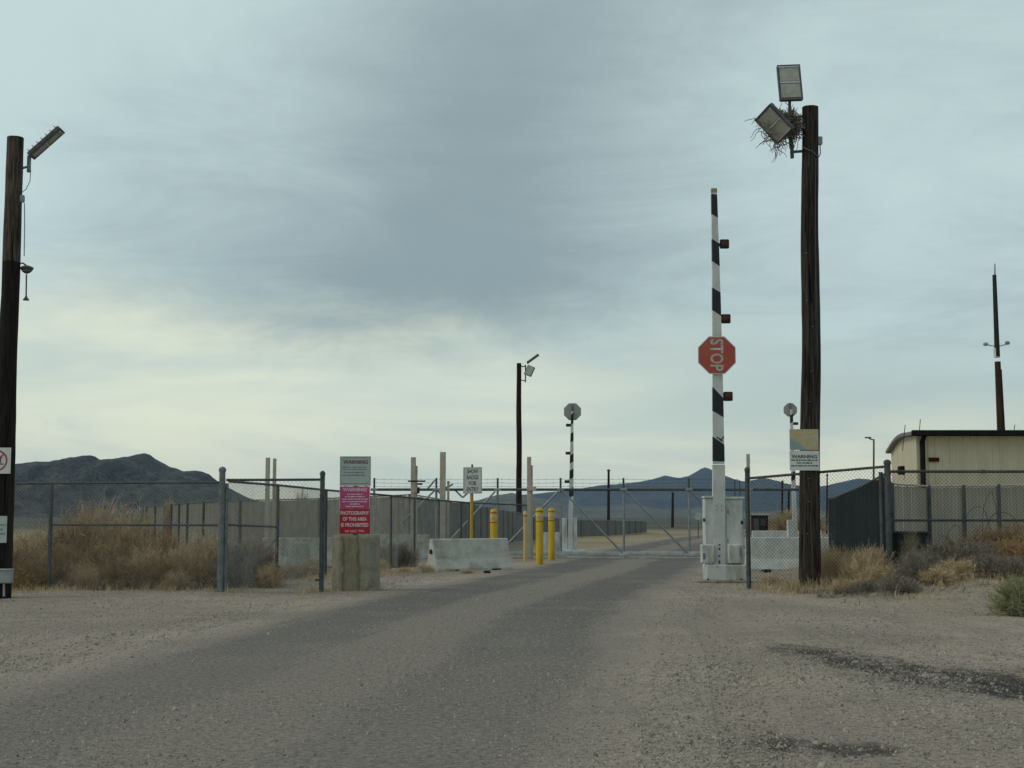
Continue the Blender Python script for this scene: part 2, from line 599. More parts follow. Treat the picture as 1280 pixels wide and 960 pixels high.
def dirt_color(t, v):
    """shared by the ground and the road's gravelled edges, in world metres"""
    n_patch = tnoise(t, v, 0.22, 5, 0.6, 0.4)
    n_med = tnoise(t, v, 1.6, 7, 0.7)
    n_fine = tnoise(t, v, 15, 5, 0.75)
    n_peb = tnoise(t, v, 48, 3, 0.65)
    c = tmix(t, trange(t, n_patch, 0.36, 0.66), (0.270, 0.213, 0.172), (0.418, 0.325, 0.252))
    c = tmix(t, tmath(t, 'MULTIPLY', trange(t, n_med, 0.46, 0.70), 0.6), c, (0.185, 0.150, 0.126))
    c = tmix(t, tmath(t, 'MULTIPLY', trange(t, n_fine, 0.49, 0.62), 0.85), c, (0.100, 0.082, 0.066))
    c = tmix(t, tmath(t, 'MULTIPLY', trange(t, n_peb, 0.53, 0.63), 0.8), c, (0.50, 0.435, 0.37))
    mpt = nod(t, 'ShaderNodeMapping')                     # scuffs and wheel marks drawn out along the way in
    mpt.inputs['Rotation'].default_value = (0, 0, R(-8))
    mpt.inputs['Scale'].default_value = (1.5, 0.10, 1.0)
    t.links.new(v, mpt.inputs['Vector'])
    n_trk = tnoise(t, mpt.outputs[0], 1.6, 6, 0.7)
    c = tmix(t, tmath(t, 'MULTIPLY', trange(t, n_trk, 0.52, 0.66), 0.30), c, (0.155, 0.132, 0.115))
    n_dust = tnoise(t, v, 0.55, 7, 0.7, 0.6)
    c = tmix(t, tmath(t, 'MULTIPLY', trange(t, n_dust, 0.54, 0.68), 0.40), c, (0.43, 0.345, 0.27))
    h = tmath(t, 'ADD', tmath(t, 'MULTIPLY', n_fine, 0.9), tmath(t, 'MULTIPLY', n_peb, 0.6))
    h = tmath(t, 'ADD', h, tmath(t, 'MULTIPLY', n_med, 1.2))
    return c, h


PATCHES = ((3.1, 15.2, .42, .8), (3.45, 14.0, .55, 1.1), (3.85, 12.8, .8, 1.3), (4.25, 12.0, .8, 1.1), (4.6, 11.2, .7, .8), (1.65, 9.05, .30, .36), (2.05, 8.9, .34, .3), (-6.7, 17.0, .8, .3), (-7.6, 14.6, .9, .25))


def ground_mat():
    m, t, bs = new_mat('desert_gravel')
    bs.inputs['Roughness'].default_value = 0.95
    bs.inputs['Specular IOR Level'].default_value = 0.15
    co = nod(t, 'ShaderNodeTexCoord')
    v = co.outputs['Object']
    sp = nod(t, 'ShaderNodeSeparateXYZ')
    t.links.new(v, sp.inputs[0])
    c, h = dirt_color(t, v)
    # dark oily patches of loose asphalt off the road
    mp = nod(t, 'ShaderNodeMapping')
    mp.inputs['Scale'].default_value = (1.0, 0.45, 1.0)
    t.links.new(v, mp.inputs['Vector'])
    nz = tmath(t, 'MULTIPLY', tmath(t, 'SUBTRACT', tnoise(t, mp.outputs[0], 2.6, 10, 0.80), 0.47), 9.0)
    for (cx, cy, rx, ry) in PATCHES:
        ex = tmath(t, 'POWER', tmath(t, 'ABSOLUTE', tmath(t, 'DIVIDE', tmath(t, 'SUBTRACT', sp.outputs[0], cx), rx)), 2.0)
        ey = tmath(t, 'POWER', tmath(t, 'ABSOLUTE', tmath(t, 'DIVIDE', tmath(t, 'SUBTRACT', sp.outputs[1], cy), ry)), 2.0)
        e = tmath(t, 'ADD', tmath(t, 'ADD', ex, ey), nz)
        c = tmix(t, tmath(t, 'MULTIPLY', trange(t, e, 0.0, 1.7, 1.0, 0.0), 0.88), c, (0.046, 0.040, 0.035))
    # straw-littered soil along the right-hand bank
    st = tmath(t, 'MULTIPLY', trange(t, sp.outputs[0], 4.5, 6.5), tmath(t, 'MULTIPLY', trange(t, sp.outputs[1], 18, 22), trange(t, sp.outputs[1], 40, 60, 1.0, 0.0)))
    st = tmath(t, 'MULTIPLY', st, trange(t, tnoise(t, mp.outputs[0], 3.2, 6, 0.65), 0.40, 0.62))
    c = tmix(t, tmath(t, 'MULTIPLY', st, 0.6), c, (0.37, 0.30, 0.19))
    # the desert beyond: sandy strip, then scrub-dotted flats
    far = trange(t, sp.outputs[1], 56, 80)
    sand = tmix(t, trange(t, tnoise(t, v, 0.05, 6, 0.6), 0.40, 0.62), (0.36, 0.275, 0.165), (0.24, 0.19, 0.12))
    c = tmix(t, far, c, sand)
    vfar = trange(t, sp.outputs[1], 115, 190)
    scrub = tmix(t, trange(t, tnoise(t, v, 0.012, 8, 0.65), 0.40, 0.60), (0.075, 0.076, 0.062), (0.12, 0.112, 0.085))
    c = tmix(t, vfar, c, scrub)
    t.links.new(c, bs.inputs['Base Color'])
    tbump(t, bs, h, 0.6, 0.03)
    return m


def road_mat():
    m, t, bs = new_mat('worn_asphalt_with_gravel')
    bs.inputs['Roughness'].default_value = 0.92
    bs.inputs['Specular IOR Level'].default_value = 0.2
    co = nod(t, 'ShaderNodeTexCoord')
    v = co.outputs['Object']
    c, h = dirt_color(t, v)
    uv = nod(t, 'ShaderNodeSeparateXYZ')
    t.links.new(co.outputs['UV'], uv.inputs[0])
    u = uv.outputs[0]                                   # metres from the centre line
    mp = nod(t, 'ShaderNodeMapping')
    mp.inputs['Scale'].default_value = (1.0, 0.22, 1.0)
    t.links.new(co.outputs['UV'], mp.inputs['Vector'])
    nu = tmath(t, 'MULTIPLY', tmath(t, 'SUBTRACT', tnoise(t, mp.outputs[0], 1.2, 10, 0.74), 0.5), 1.5)
    uu = tmath(t, 'ADD', u, nu)
    grit = tnoise(t, v, 20, 6, 0.82)
    asph = tmix(t, trange(t, grit, 0.40, 0.68), (0.072, 0.069, 0.065), (0.205, 0.187, 0.168))
    worn = tmix(t, trange(t, grit, 0.36, 0.66), (0.125, 0.107, 0.093), (0.335, 0.278, 0.233))
    au = tmath(t, 'ABSOLUTE', uu)
    onroad = tmath(t, 'MULTIPLY', trange(t, au, 1.9, 3.2, 1.0, 0.0), trange(t, tmath(t, 'ABSOLUTE', u), 2.1, 3.15, 1.0, 0.0))
    c = tmix(t, tmath(t, 'MULTIPLY', onroad, 0.88), c, worn)
    track = trange(t, tmath(t, 'ABSOLUTE', tmath(t, 'SUBTRACT', au, 1.35)), 0.50, 0.92, 1.0, 0.0)
    edge = trange(t, tmath(t, 'ABSOLUTE', u), 2.2, 3.1, 1.0, 0.0)
    yfade = tmath(t, 'MULTIPLY', trange(t, uv.outputs[1], 8, 24, 0.36, 1.0), trange(t, tnoise(t, co.outputs['UV'], 0.55, 7, 0.68, 0.5), 0.33, 0.54, 0.5, 1.0))
    c = tmix(t, tmath(t, 'MULTIPLY', tmath(t, 'MULTIPLY', track, edge), tmath(t, 'MULTIPLY', yfade, 0.76)), c, asph)
    t.links.new(c, bs.inputs['Base Color'])
    tbump(t, bs, h, 0.6, 0.03)
    return m


def rock_mat(name, dark, light, scale, tint):
    m, t, bs = new_mat(name)
    bs.inputs['Roughness'].default_value = 0.95
    bs.inputs['Specular IOR Level'].default_value = 0.1
    co = nod(t, 'ShaderNodeTexCoord')
    v = co.outputs['Object']
    c = tmix(t, trange(t, tnoise(t, v, scale, 9, 0.68, 0.4), 0.40, 0.62), dark, light)
    c = tmix(t, trange(t, tnoise(t, v, scale * 7, 8, 0.78), 0.47, 0.58), c, tint)
    t.links.new(c, bs.inputs['Base Color'])
    return m


M['ground'] = ground_mat()
M['road'] = road_mat()
M['rock_near'] = rock_mat('dark_desert_rock', (0.058, 0.057, 0.055), (0.110, 0.100, 0.085), 0.014, (0.030, 0.032, 0.030))
M['rock_mid'] = rock_mat('foothill_soil', (0.11, 0.105, 0.09), (0.19, 0.17, 0.135), 0.004, (0.085, 0.083, 0.072))
M['rock_far'] = rock_mat('far_mountain_rock', (0.05, 0.05, 0.048), (0.085, 0.078, 0.068), 0.003, (0.04, 0.04, 0.037))
M['pebble'] = mat('grey_brown_pebble', (0.36, 0.315, 0.255), (0.15, 0.132, 0.11), 31.0, 0.42, 0.60, rough=0.95, var2=(0.43, 0.38, 0.32), scale2=19.0)


# ------------------------------------------------------------------ ground and road
def axis(lin0, lin1, step, far_lo, far_hi, g=1.17):
    a = []
    n = int(round((lin1 - lin0) / step))
    a = [lin0 + step * i for i in range(n + 1)]
    s = step
    while a[-1] < far_hi:
        s *= g
        a.append(a[-1] + s)
    s = step
    lo = [lin0]
    while lo[-1] > far_lo:
        s *= g
        lo.append(lo[-1] - s)
    return lo[:0:-1] + a


def build_ground():
    xs = axis(-15, 15, 0.3, -13000, 13000)
    ys = axis(3, 60, 0.3, -400, 13500)
    vs = [(x, y, gh(x, y)) for y in ys for x in xs]
    nx = len(xs)
    fs = [(j * nx + i, j * nx + i + 1, (j + 1) * nx + i + 1, (j + 1) * nx + i) for j in range(len(ys) - 1) for i in range(nx - 1)]
    o = MB().add(vs, fs).build('ground', M['ground'], smooth_ang=80)
    tag(o, 'sandy gravel desert ground with scattered stones', kind='structure')


def build_road():
    ys = [-12 + 0.8 * i for i in range(int((255 + 12) / 0.8))]
    us = [-3.3, -2.6, -1.3, 0, 1.3, 2.6, 3.3]
    vs, uvs = [], []
    for y in ys:
        x0 = road_x(y)
        for u in us:
            vs.append((x0 + u, y, 0.004))
            uvs.append((u, y))
    n = len(us)
    fs = [(j * n + i, j * n + i + 1, (j + 1) * n + i + 1, (j + 1) * n + i) for j in range(len(ys) - 1) for i in range(n - 1)]
    o = MB().add(vs, fs).build('road', M['road'])
    layer = o.data.uv_layers.new(name='UVMap')
    for lp in o.data.loops:
        layer.data[lp.index].uv = uvs[lp.vertex_index]
    tag(o, 'worn asphalt road with gravel spread over it, bending to the gate', kind='structure')


build_ground()
build_road()


# ------------------------------------------------------------------ hills
def build_ridge(name, label, pts, D, front, back, m, nx, ny, gully, seed, fall=1.25):
    x0, x1 = pts[0][0], pts[-1][0]
    vs, fs = [], []
    for j in range(ny + 1):
        t = -1 + 2 * j / ny
        for i in range(nx + 1):
            px = x0 + (x1 - x0) * i / nx
            py = lerp_pts(pts, px)
            top = W(px, py, D)
            h = max(0.0, top.z)
            y = D + (t * front if t < 0 else t * back)
            x = top.x
            q = 1 - abs(t)
            k = q ** fall
            p = Vector((x * 0.004 + seed, y * 0.0016, seed))
            g = mnoise.fractal(Vector((x / gully + seed, y / (gully * 2.6), seed)), 0.9, 2.1, 6)
            g2 = mnoise.fractal(Vector((x / (gully * 0.16) + seed, y / (gully * 0.5), 3.3 + seed)), 0.8, 2.1, 4)
            z = h * k + h * (0.24 * g + 0.09 * g2) * (q * (1 - q) * 4) * (1 if t < 0 else 0.5) + h * 0.013 * g2 * q
            vs.append((x, y, z - 3 * (1 - q)))
    n = nx + 1
    for j in range(ny):
        for i in range(nx):
            fs.append((j * n + i, j * n + i + 1, (j + 1) * n + i + 1, (j + 1) * n + i))
    o = MB().add(vs, fs).build(name, m, smooth_ang=75)
    tag(o, label, kind='structure')
    return o


build_ridge('rocky_hill', 'dark rocky desert hill with a notched ridge behind the fence',
            [(-900, 640), (-500, 612), (-250, 590), (-80, 594), (0, 584), (20, 580), (45, 577), (65, 577), (90, 573), (112, 568.5), (118, 570), (125, 575), (140, 573.5), (160, 570),
             (180, 567), (188, 569), (200, 577), (212, 583), (220, 585), (228, 589), (243, 588), (252, 589), (262, 593), (272, 603), (290, 612), (310, 622), (335, 630), (370, 637), (420, 641), (500, 646)],
            2600, 900, 700, M['rock_near'], 640, 80, 120.0, 2.0)
build_ridge('low_hills', 'low pale foothills rising behind the sliding gate',
            [(430, 646), (500, 642), (560, 634), (590, 628), (615, 620), (640, 616), (670, 622), (700, 628), (730, 634), (760, 632), (790, 630), (830, 637), (880, 634), (930, 640), (1000, 638), (1100, 640), (1250, 634), (1500, 628), (1800, 640), (2000, 646)],
            5200, 1500, 900, M['rock_mid'], 240, 44, 260.0, 5.0)
build_ridge('blue_mountains', 'hazy blue mountain range with a sharp peak on the horizon',
            [(380, 646), (470, 641), (540, 634), (600, 625), (640, 620), (690, 615), (720, 612), (745, 607), (775, 604.5), (800, 602.5), (820, 597.5), (832, 594), (840, 596), (850, 597.5), (862, 595), (876, 586), (883, 584), (892, 588),
             (905, 594), (918, 599), (930, 602), (942, 600), (954, 597), (964, 599), (980, 604), (1000, 607), (1020, 609), (1040, 605), (1055, 602), (1072, 598), (1085, 599), (1100, 602), (1160, 600), (1230, 606), (1330, 596), (1500, 612), (1750, 625), (2000, 646)],
            10000, 2600, 1500, M['rock_far'], 320, 50, 420.0, 8.0)


# ------------------------------------------------------------------ loose gravel and grass
def build_gravel():
    mb = MB()
    rnd = random.Random(5)
    n = 0
    while n < 60000:
        y = 7.2 * math.exp(rnd.random() * math.log(34 / 7.2))
        hw = y * 0.38 + 0.6
        x = rnd.uniform(-hw, hw)
        off = abs(x - road_x(y))
        if off < 2.8 and rnd.random() < 0.55:
            continue
        cl = mnoise.noise(Vector((x * 0.6, y * 0.35, 9.0)))
        if rnd.random() > 0.55 + cl:
            continue
        s = 0.0045 + 0.013 * rnd.random() ** 3 + (0.028 * rnd.random() if rnd.random() < 0.02 else 0) + y * 0.00012
        if off < 2.8:
            s *= 0.8
        z = gh(x, y) + (0.005 if off < 3.7 else 0.0)
        a = rnd.random() * 6.28
        ca, sa = math.cos(a) * s, math.sin(a) * s
        e = rnd.uniform(0.6, 1.0)
        hgt = s * rnd.uniform(0.55, 0.95)
        vs = [(x + ca, y + sa, z - s * .2), (x - sa * e, y + ca * e, z - s * .2), (x - ca * .9, y - sa * .9, z - s * .2), (x + sa * e, y - ca * e, z - s * .2),
              (x + ca * .45 - sa * .3, y + sa * .45 + ca * .3, z + hgt), (x - ca * .5, y - sa * .4, z + hgt * .85)]
        mb.add(vs, [(0, 1, 4), (1, 2, 5), (1, 5, 4), (2, 3, 5), (3, 0, 4), (3, 4, 5)])
        n += 1
    o = mb.build('gravel', M['pebble'])
    tag(o, 'loose gravel scattered over the road and the ground', 'gravel', kind='stuff')


def blade(mb, p, h, lean, az, w):
    d = Vector((math.cos(az), math.sin(az), 0))
    s = Vector((-d.y, d.x, 0)) * w
    p = Vector(p)
    m1 = p + d * lean * 0.35 * h + Vector((0, 0, h * 0.6))
    tip = p + d * lean * h + Vector((0, 0, h))
    mb.add([p - s, p + s, m1 + s * .7, m1 - s * .7, tip], [(0, 1, 2, 3), (3, 2, 4)])


def build_grass():
    mb = MB()
    rnd = random.Random(8)
    spots = []
    for _ in range(900):                                   # foot of the left-hand fence
        px = rnd.uniform(-60, 400)
        if mnoise.noise(Vector((px * .035, 3.3, 1))) > -.05:
            spots.append((GX(px, 27.2) + rnd.gauss(0, .1), 27.2 + rnd.gauss(0, .45), 0.03 + 0.2 * rnd.random() ** 3))
    for _ in range(900):                                   # along the side fence and round the barrier
        t = rnd.random()
        x = -4.6 + 3.7 * t + rnd.gauss(0, .35)
        y = 31.5 + 9 * t + rnd.gauss(0, .5)
        spots.append((x, y, 0.06 + 0.18 * rnd.random() ** 2))
    for _ in range(2600):                                  # right-hand bank
        x = rnd.uniform(4.7, 10.5)
        y = rnd.gauss(26.3, 1.5) if x > 6.2 else rnd.gauss(27.6, 0.8)
        if mnoise.noise(Vector((x * .9, y * .9, 2))) < -0.08:
            continue
        spots.append((x, y, 0.05 + 0.22 * rnd.random() ** 2))
    for _ in range(300):                                   # foot of the right-hand pole
        a = rnd.random() * 6.28
        r = 0.2 + abs(rnd.gauss(0, .25))
        spots.append((5.65 + math.cos(a) * r, 27.4 + math.sin(a) * r, 0.1 + 0.35 * rnd.random() ** 2))
    for cx, cy, rad, n_ in ((GX(442, 27.4), 27.8, .62, 120), (GX(402, 27), 27.0, .15, 40), (GX(276, 26.6), 26.6, .2, 60), (GX(62, 27.9), 27.8, .2, 50), (GX(588, 38.0), 38.0, 1.25, 160), (GX(935, 28.3), 28.3, .2, 60), (GX(984, 37.6), 37.2, 1.0, 120), (GX(661, 48.4), 48.3, .3, 40), (GX(674.5, 42.6), 42.6, .2, 30)):
        for _ in range(n_):
            a = rnd.random() * 6.28
            rr_ = rad * (.85 + abs(rnd.gauss(0, .22)))
            spots.append((cx + math.cos(a) * rr_, cy + math.sin(a) * rr_ * .75, 0.03 + 0.12 * rnd.random() ** 2))
    for x, y, h in spots:
        if abs(x - road_x(y)) < 3.0:
            continue
        z = gh(x, y) - 0.01
        for _ in range(5):
            blade(mb, (x + rnd.gauss(0, .04), y + rnd.gauss(0, .04), z), h * rnd.uniform(.6, 1.2), rnd.uniform(.1, 1.4), rnd.random() * 6.28, 0.0035)
    o = mb.build('dry_grass', M['straw'])
    tag(o, 'short dry straw grass along the fences and banks', 'grass', kind='stuff')


def build_crumbs():
    """broken bits of asphalt lying in the dark patches"""
    mb = MB()
    rnd = random.Random(77)
    for cx, cy, rx, ry in PATCHES[:7]:
        for _ in range(int(330 * rx * ry / .3)):
            x, y = rnd.gauss(cx, rx * .55), rnd.gauss(cy, ry * .6)
            if mnoise.noise(Vector((x * 3.5, y * 1.8, 4))) < -.05:
                continue
            s_ = 0.004 + 0.012 * rnd.random() ** 3
            z = gh(x, y) + .001
            a = rnd.random() * 6.28
            ca, sa = math.cos(a) * s_, math.sin(a) * s_
            hh = s_ * rnd.uniform(.5, 1.0)
            mb.add([(x + ca, y + sa, z), (x - sa * .8, y + ca * .8, z), (x - ca * .9, y - sa * .9, z), (x + sa, y - ca, z), (x + ca * .3, y + sa * .3, z + hh), (x - ca * .4, y - sa * .4, z + hh * .8)],
                   [(0, 1, 4), (1, 2, 5), (1, 5, 4), (2, 3, 5), (3, 0, 4), (3, 4, 5)])
    o = mb.build('asphalt_crumbs', M['crumb'])
    tag(o, 'crumbled dark asphalt bits lying in the patches right of the road', 'rubble', kind='stuff')


def build_litter():
    mb = MB()
    rnd = random.Random(19)
    for _ in range(5200):
        x, y = rnd.uniform(5.2, 11.0), rnd.gauss(25.6, .95)
        if mnoise.noise(Vector((x * 1.1, y * 1.1, 8))) < -.02:
            continue
        z = gh(x, y) + .004
        a = rnd.random() * 6.28
        L = rnd.uniform(.06, .3)
        d_ = Vector((math.cos(a), math.sin(a), rnd.uniform(0, .55))).normalized()
        p = Vector((x, y, z))
        sd = Vector((-d_.y, d_.x, 0)).normalized() * .0055
        m_ = p + d_ * L * .5 + Vector((rnd.gauss(0, .02), rnd.gauss(0, .02), rnd.uniform(.0, .04)))
        q = m_ + (d_ + Vector((rnd.gauss(0, .4), rnd.gauss(0, .4), rnd.gauss(-.1, .2)))) * L * .5
        mb.add([p - sd, p + sd, m_ + sd, m_ - sd, q], [(0, 1, 2, 3), (3, 2, 4)])
    o = mb.build('fallen_twigs', M['weed_grey'])
    tag(o, 'dead twigs lying over the dirt bank on the right', 'twigs', kind='stuff')


build_litter()
build_gravel()
build_crumbs()
build_grass()


# ------------------------------------------------------------------ tumbleweeds and brush
def weed_mesh(name, m, seed, stems, r, h, up=0.45, curl=0.5, fine=4, width=0.0035):
    rnd = random.Random(seed)
    mb = MB()

    def seg(a, b2, w):
        d = (b2 - a)
        s = d.cross(Vector((rnd.gauss(0, 1), rnd.gauss(0, 1), rnd.gauss(0, 1))))
        if s.length < 1e-6:
            return
        s = s.normalized() * w
        mb.add([a - s, a + s, b2 + s * .6, b2 - s * .6], [(0, 1, 2, 3)])
    for _ in range(stems):
        az = rnd.random() * 6.283
        el = math.asin(min(1, max(0.0, rnd.random() ** (1 - up * .6))))
        d = Vector((math.cos(az) * math.cos(el), math.sin(az) * math.cos(el), math.sin(el)))
        L = rnd.uniform(.72, .98)
        p = Vector((rnd.gauss(0, .12 * r), rnd.gauss(0, .12 * r), 0.0))
        k = 5
        for i in range(k):
            d2 = (d + Vector((rnd.gauss(0, .18), rnd.gauss(0, .18), rnd.gauss(.05, .18))) * curl).normalized()
            q = p + Vector((d2.x * r, d2.y * r, d2.z * h)) * (L / k)
            q.z = max(q.z, 0.004)
            seg(p, q, width * (1.3 - .15 * i))
            if i >= 1:
                for _f in range(fine):
                    e = (d2 + Vector((rnd.gauss(0, .75), rnd.gauss(0, .75), rnd.gauss(.1, .75)))).normalized()
                    ln = rnd.uniform(.08, .26)
                    s0 = p.lerp(q, rnd.random())
                    q2 = s0 + Vector((e.x * r, e.y * r, e.z * h)) * ln
                    q2.z = max(q2.z, 0.002)
                    seg(s0, q2, width * .75)
                    if rnd.random() < .5:
                        e2 = (e + Vector((rnd.gauss(0, .8), rnd.gauss(0, .8), rnd.gauss(0, .8)))).normalized()
                        q3 = q2 + Vector((e2.x * r, e2.y * r, e2.z * h)) * ln * .6
                        q3.z = max(q3.z, 0.002)
                        seg(q2, q3, width * .6)
            p, d = q, d2
    me = bpy.data.meshes.new(name)
    me.from_pydata(mb.v, [], mb.f)
    me.materials.append(m)
    return me


WEED = {
    'tan': [weed_mesh('tumbleweed', M['weed_tan'], s, 260, 1, 1, .2, 1.3, 5, .0080) for s in (1, 2, 12)],
    'brown': [weed_mesh('tumbleweed', M['weed_brown'], s, 270, 1, 1, .2, 1.3, 5, .0085) for s in (3, 4, 14)],
    'grey': [weed_mesh('dead_brush', M['weed_grey'], s, 220, 1, 1, .15, 1.5, 5, .0078) for s in (5, 6)],
    'sage': [weed_mesh('sage_shrub', M['weed_green'], s, 240, 1, 1, .7, .6, 6, .0085) for s in (7,)],
    'straw': [weed_mesh('grass_clump', M['straw'], s, 220, 1, 1, .85, .6, 4, .0052) for s in (8, 9)],
}
NAMES = {'tan': 'tumbleweed', 'brown': 'tumbleweed', 'grey': 'dead_brush', 'sage': 'sage_shrub', 'straw': 'grass_clump'}
weed_n = [0]


def weed(kind, px, D, r, h, label, cat, group=None, z=None):
    me = WEED[kind][weed_n[0] % len(WEED[kind])]
    weed_n[0] += 1
    o = bpy.data.objects.new(NAMES[kind], me)
    x = GX(px, D)
    o.location = (x, D, (gh(x, D) if z is None else z) - 0.01)
    o.rotation_euler = (0, 0, weed_n[0] * 2.399)
    o.scale = (r, r, h)
    col.objects.link(o)
    tag(o, label, cat, group)


LG = 'tumbleweeds heaped behind the left fence'
for kind, px, D, r, h, lab in [
    ('brown', 22, 28.9, .62, .95, 'brown tumbleweed mound right beside the foot of the tarred pole'),
    ('tan', 48, 30.2, .8, 1.22, 'pale tumbleweed showing above the others left of the thin fence post'),
    ('brown', 75, 28.8, .6, .92, 'brown tumbleweed directly behind the thin fence post'),
    ('brown', 92, 30.6, .85, 1.5, 'rust-brown tumbleweed high on the heap just past the thin post'),
    ('tan', 120, 31.2, .9, 1.78, 'straw-coloured tumbleweed reaching highest of the heap under the hill'),
    ('tan', 158, 31.4, .9, 1.74, 'straw-coloured tumbleweed second highest at the right end of the crest'),
    ('tan', 105, 28.6, .5, .62, 'small pale tumbleweed low in front of the rust-brown one'),
    ('brown', 132, 28.9, .68, 1.0, 'round brown tumbleweed in the middle of the heap'),
    ('brown', 162, 29.6, .75, 1.25, 'dark brown tumbleweed below the crest of the heap'),
    ('tan', 180, 28.8, .62, .88, 'tan tumbleweed bulging forward in the middle of the fence bay'),
    ('brown', 208, 29.6, .7, 1.15, 'brown tumbleweed under the far tan wall corner'),
    ('tan', 232, 28.8, .62, .95, 'sandy tumbleweed left of the doubled corner post'),
    ('tan', 258, 29.4, .7, 1.12, 'tall sandy tumbleweed touching the doubled corner post'),
    ('brown', 40, 28.2, .5, .62, 'low brown tumbleweed pressed on the mesh left of the thin post'),
    ('tan', 118, 27.9, .42, .55, 'low tan tumbleweed pressed on the mesh right of the thin post'),
    ('brown', 148, 28.1, .5, .66, 'low brown tumbleweed pressed on the mesh in the middle of the bay'),
    ('brown', 200, 28.2, .5, .7, 'brown tumbleweed pressed on the mesh right of the middle of the bay'),
    ('tan', 222, 27.6, .36, .42, 'smallest tan tumbleweed low against the mesh near the corner post'),
    ('brown', 246, 28.0, .48, .72, 'brown tumbleweed pressed on the mesh just left of the corner post'),
    ('grey', 262, 28.3, .42, .55, 'low grey brush at the foot of the doubled corner post'),
]:
    weed(kind, px, D, r, h, lab, 'tumbleweed', LG)
weed('grey', 298, 28.9, .62, .95, 'dark grey-brown brush inside the short fence panel by the corner post', 'brush')
weed('brown', 318, 29.6, .6, .98, 'brown brush leaning on the middle post of the short fence panel', 'brush')
weed('tan', 334, 28.6, .35, .5, 'small tan weed low in the short fence panel', 'brush')
weed('tan', 372, 33.0, .6, .38, 'low tan weeds before the grey trapezoid barrier end', 'brush')
weed('straw', 396, 35.5, .5, .45, 'straw clump behind the end post of the short fence panel', 'grass clump')
weed('straw', 476, 36.5, .3, .38, 'yellowish grass clump right of the concrete sign block', 'grass clump')
weed('grey', 500, 40.5, .62, .75, 'grey brush between the two dark side fence posts', 'brush')
weed('brown', 484, 41.5, .5, .7, 'brown brush beside the concrete sign block', 'brush')
weed('straw', 532, 36.6, .32, .24, 'straw clump at the left end of the concrete barrier', 'grass clump')
weed('straw', 506, 36.4, .26, .16, 'flat straw tuft left of the concrete barrier', 'grass clump')
weed('straw', 584, 36.0, .25, .13, 'thin straw tuft against the front of the concrete barrier', 'grass clump')
RG = 'brush on the right-hand bank'
for kind, px, D, r, h, lab, cat in [
    ('straw', 1032, 28.0, .45, .85, 'tall straw clump just right of the pole with the floodlights', 'grass clump'),
    ('tan', 1048, 28.4, .5, .75, 'tan brush before the near end of the dark slatted fence', 'brush'),
    ('straw', 1072, 27.2, .5, .68, 'straw clump leaning right before the dark slatted fence', 'grass clump'),
    ('tan', 1090, 26.6, .45, .72, 'tan weed left of the heavy corner post', 'brush'),
    ('straw', 1139, 27.4, .26, .95, 'golden upright weed standing before the black bin', 'brush'),
    ('tan', 1102, 25.6, .48, .42, 'low tan dead brush left of the ash-grey dome bush', 'brush'),
    ('grey', 1140, 25.4, .40, .62, 'ash-grey dome-shaped dead bush on the bank', 'brush'),
    ('grey', 1122, 24.6, .42, .34, 'flat tangle of dead twigs on the dirt below the dome bush', 'brush'),
    ('grey', 1178, 26.5, .58, .66, 'dark dead brush mound below the first wire loop', 'brush'),
    ('grey', 1215, 26.3, .62, .66, 'dark dead brush mound in the middle of the bank', 'brush'),
    ('brown', 1252, 26.4, .6, .66, 'brown brush mound above the green shrub', 'brush'),
    ('brown', 1268, 27.7, .7, .95, 'brown tumbleweed caught on the chain-link fence at the frame edge', 'tumbleweed'),
    ('brown', 1232, 27.9, .6, .85, 'brown tumbleweed caught on the chain-link fence under the wire loops', 'tumbleweed'),
    ('brown', 1200, 28.0, .5, .65, 'low brown tumbleweed behind the dark brush', 'tumbleweed'),
    ('brown', 1188, 26.9, .55, .72, 'rust-brown brush under the razor wire, behind the dark mounds', 'brush'),
    ('grey', 1234, 25.6, .5, .42, 'flattened dark brush at the front of the bank above the dirt', 'brush'),
    ('tan', 1196, 25.5, .5, .36, 'flattened tan brush below the pale litter scrap', 'brush'),
    ('brown', 1290, 26.2, .7, .8, 'brown brush cut off by the frame edge on the bank', 'brush'),
    ('grey', 1160, 26.2, .5, .5, 'grey brush between the ash dome bush and the dark mounds', 'brush'),
    ('grey', 1225, 26.9, .6, .75, 'tall grey brush behind the mounds under the second wire loop', 'brush'),
    ('tan', 1172, 25.0, .42, .28, 'low tan twigs on the dirt below the grey brush', 'brush'),
    ('grey', 1262, 25.4, .5, .45, 'grey brush behind the green shrub', 'brush'),
    ('grey', 1082, 25.2, .4, .25, 'low grey twig tangle right of the creeping tan weed', 'brush'),
    ('tan', 1060, 25.6, .4, .26, 'low creeping tan weed on the dirt right of the thick pole', 'brush'),
    ('sage', 1276, 20.6, .50, .60, 'grey-green shrub alone on the dirt in front of the bank', 'shrub'),
]:
    weed(kind, px, D, r, h, lab, cat, RG)
weed('tan', 965, 29.6, .3, .22, 'low weed inside the chain-link panel beside the barrier gate cabinet', 'brush')


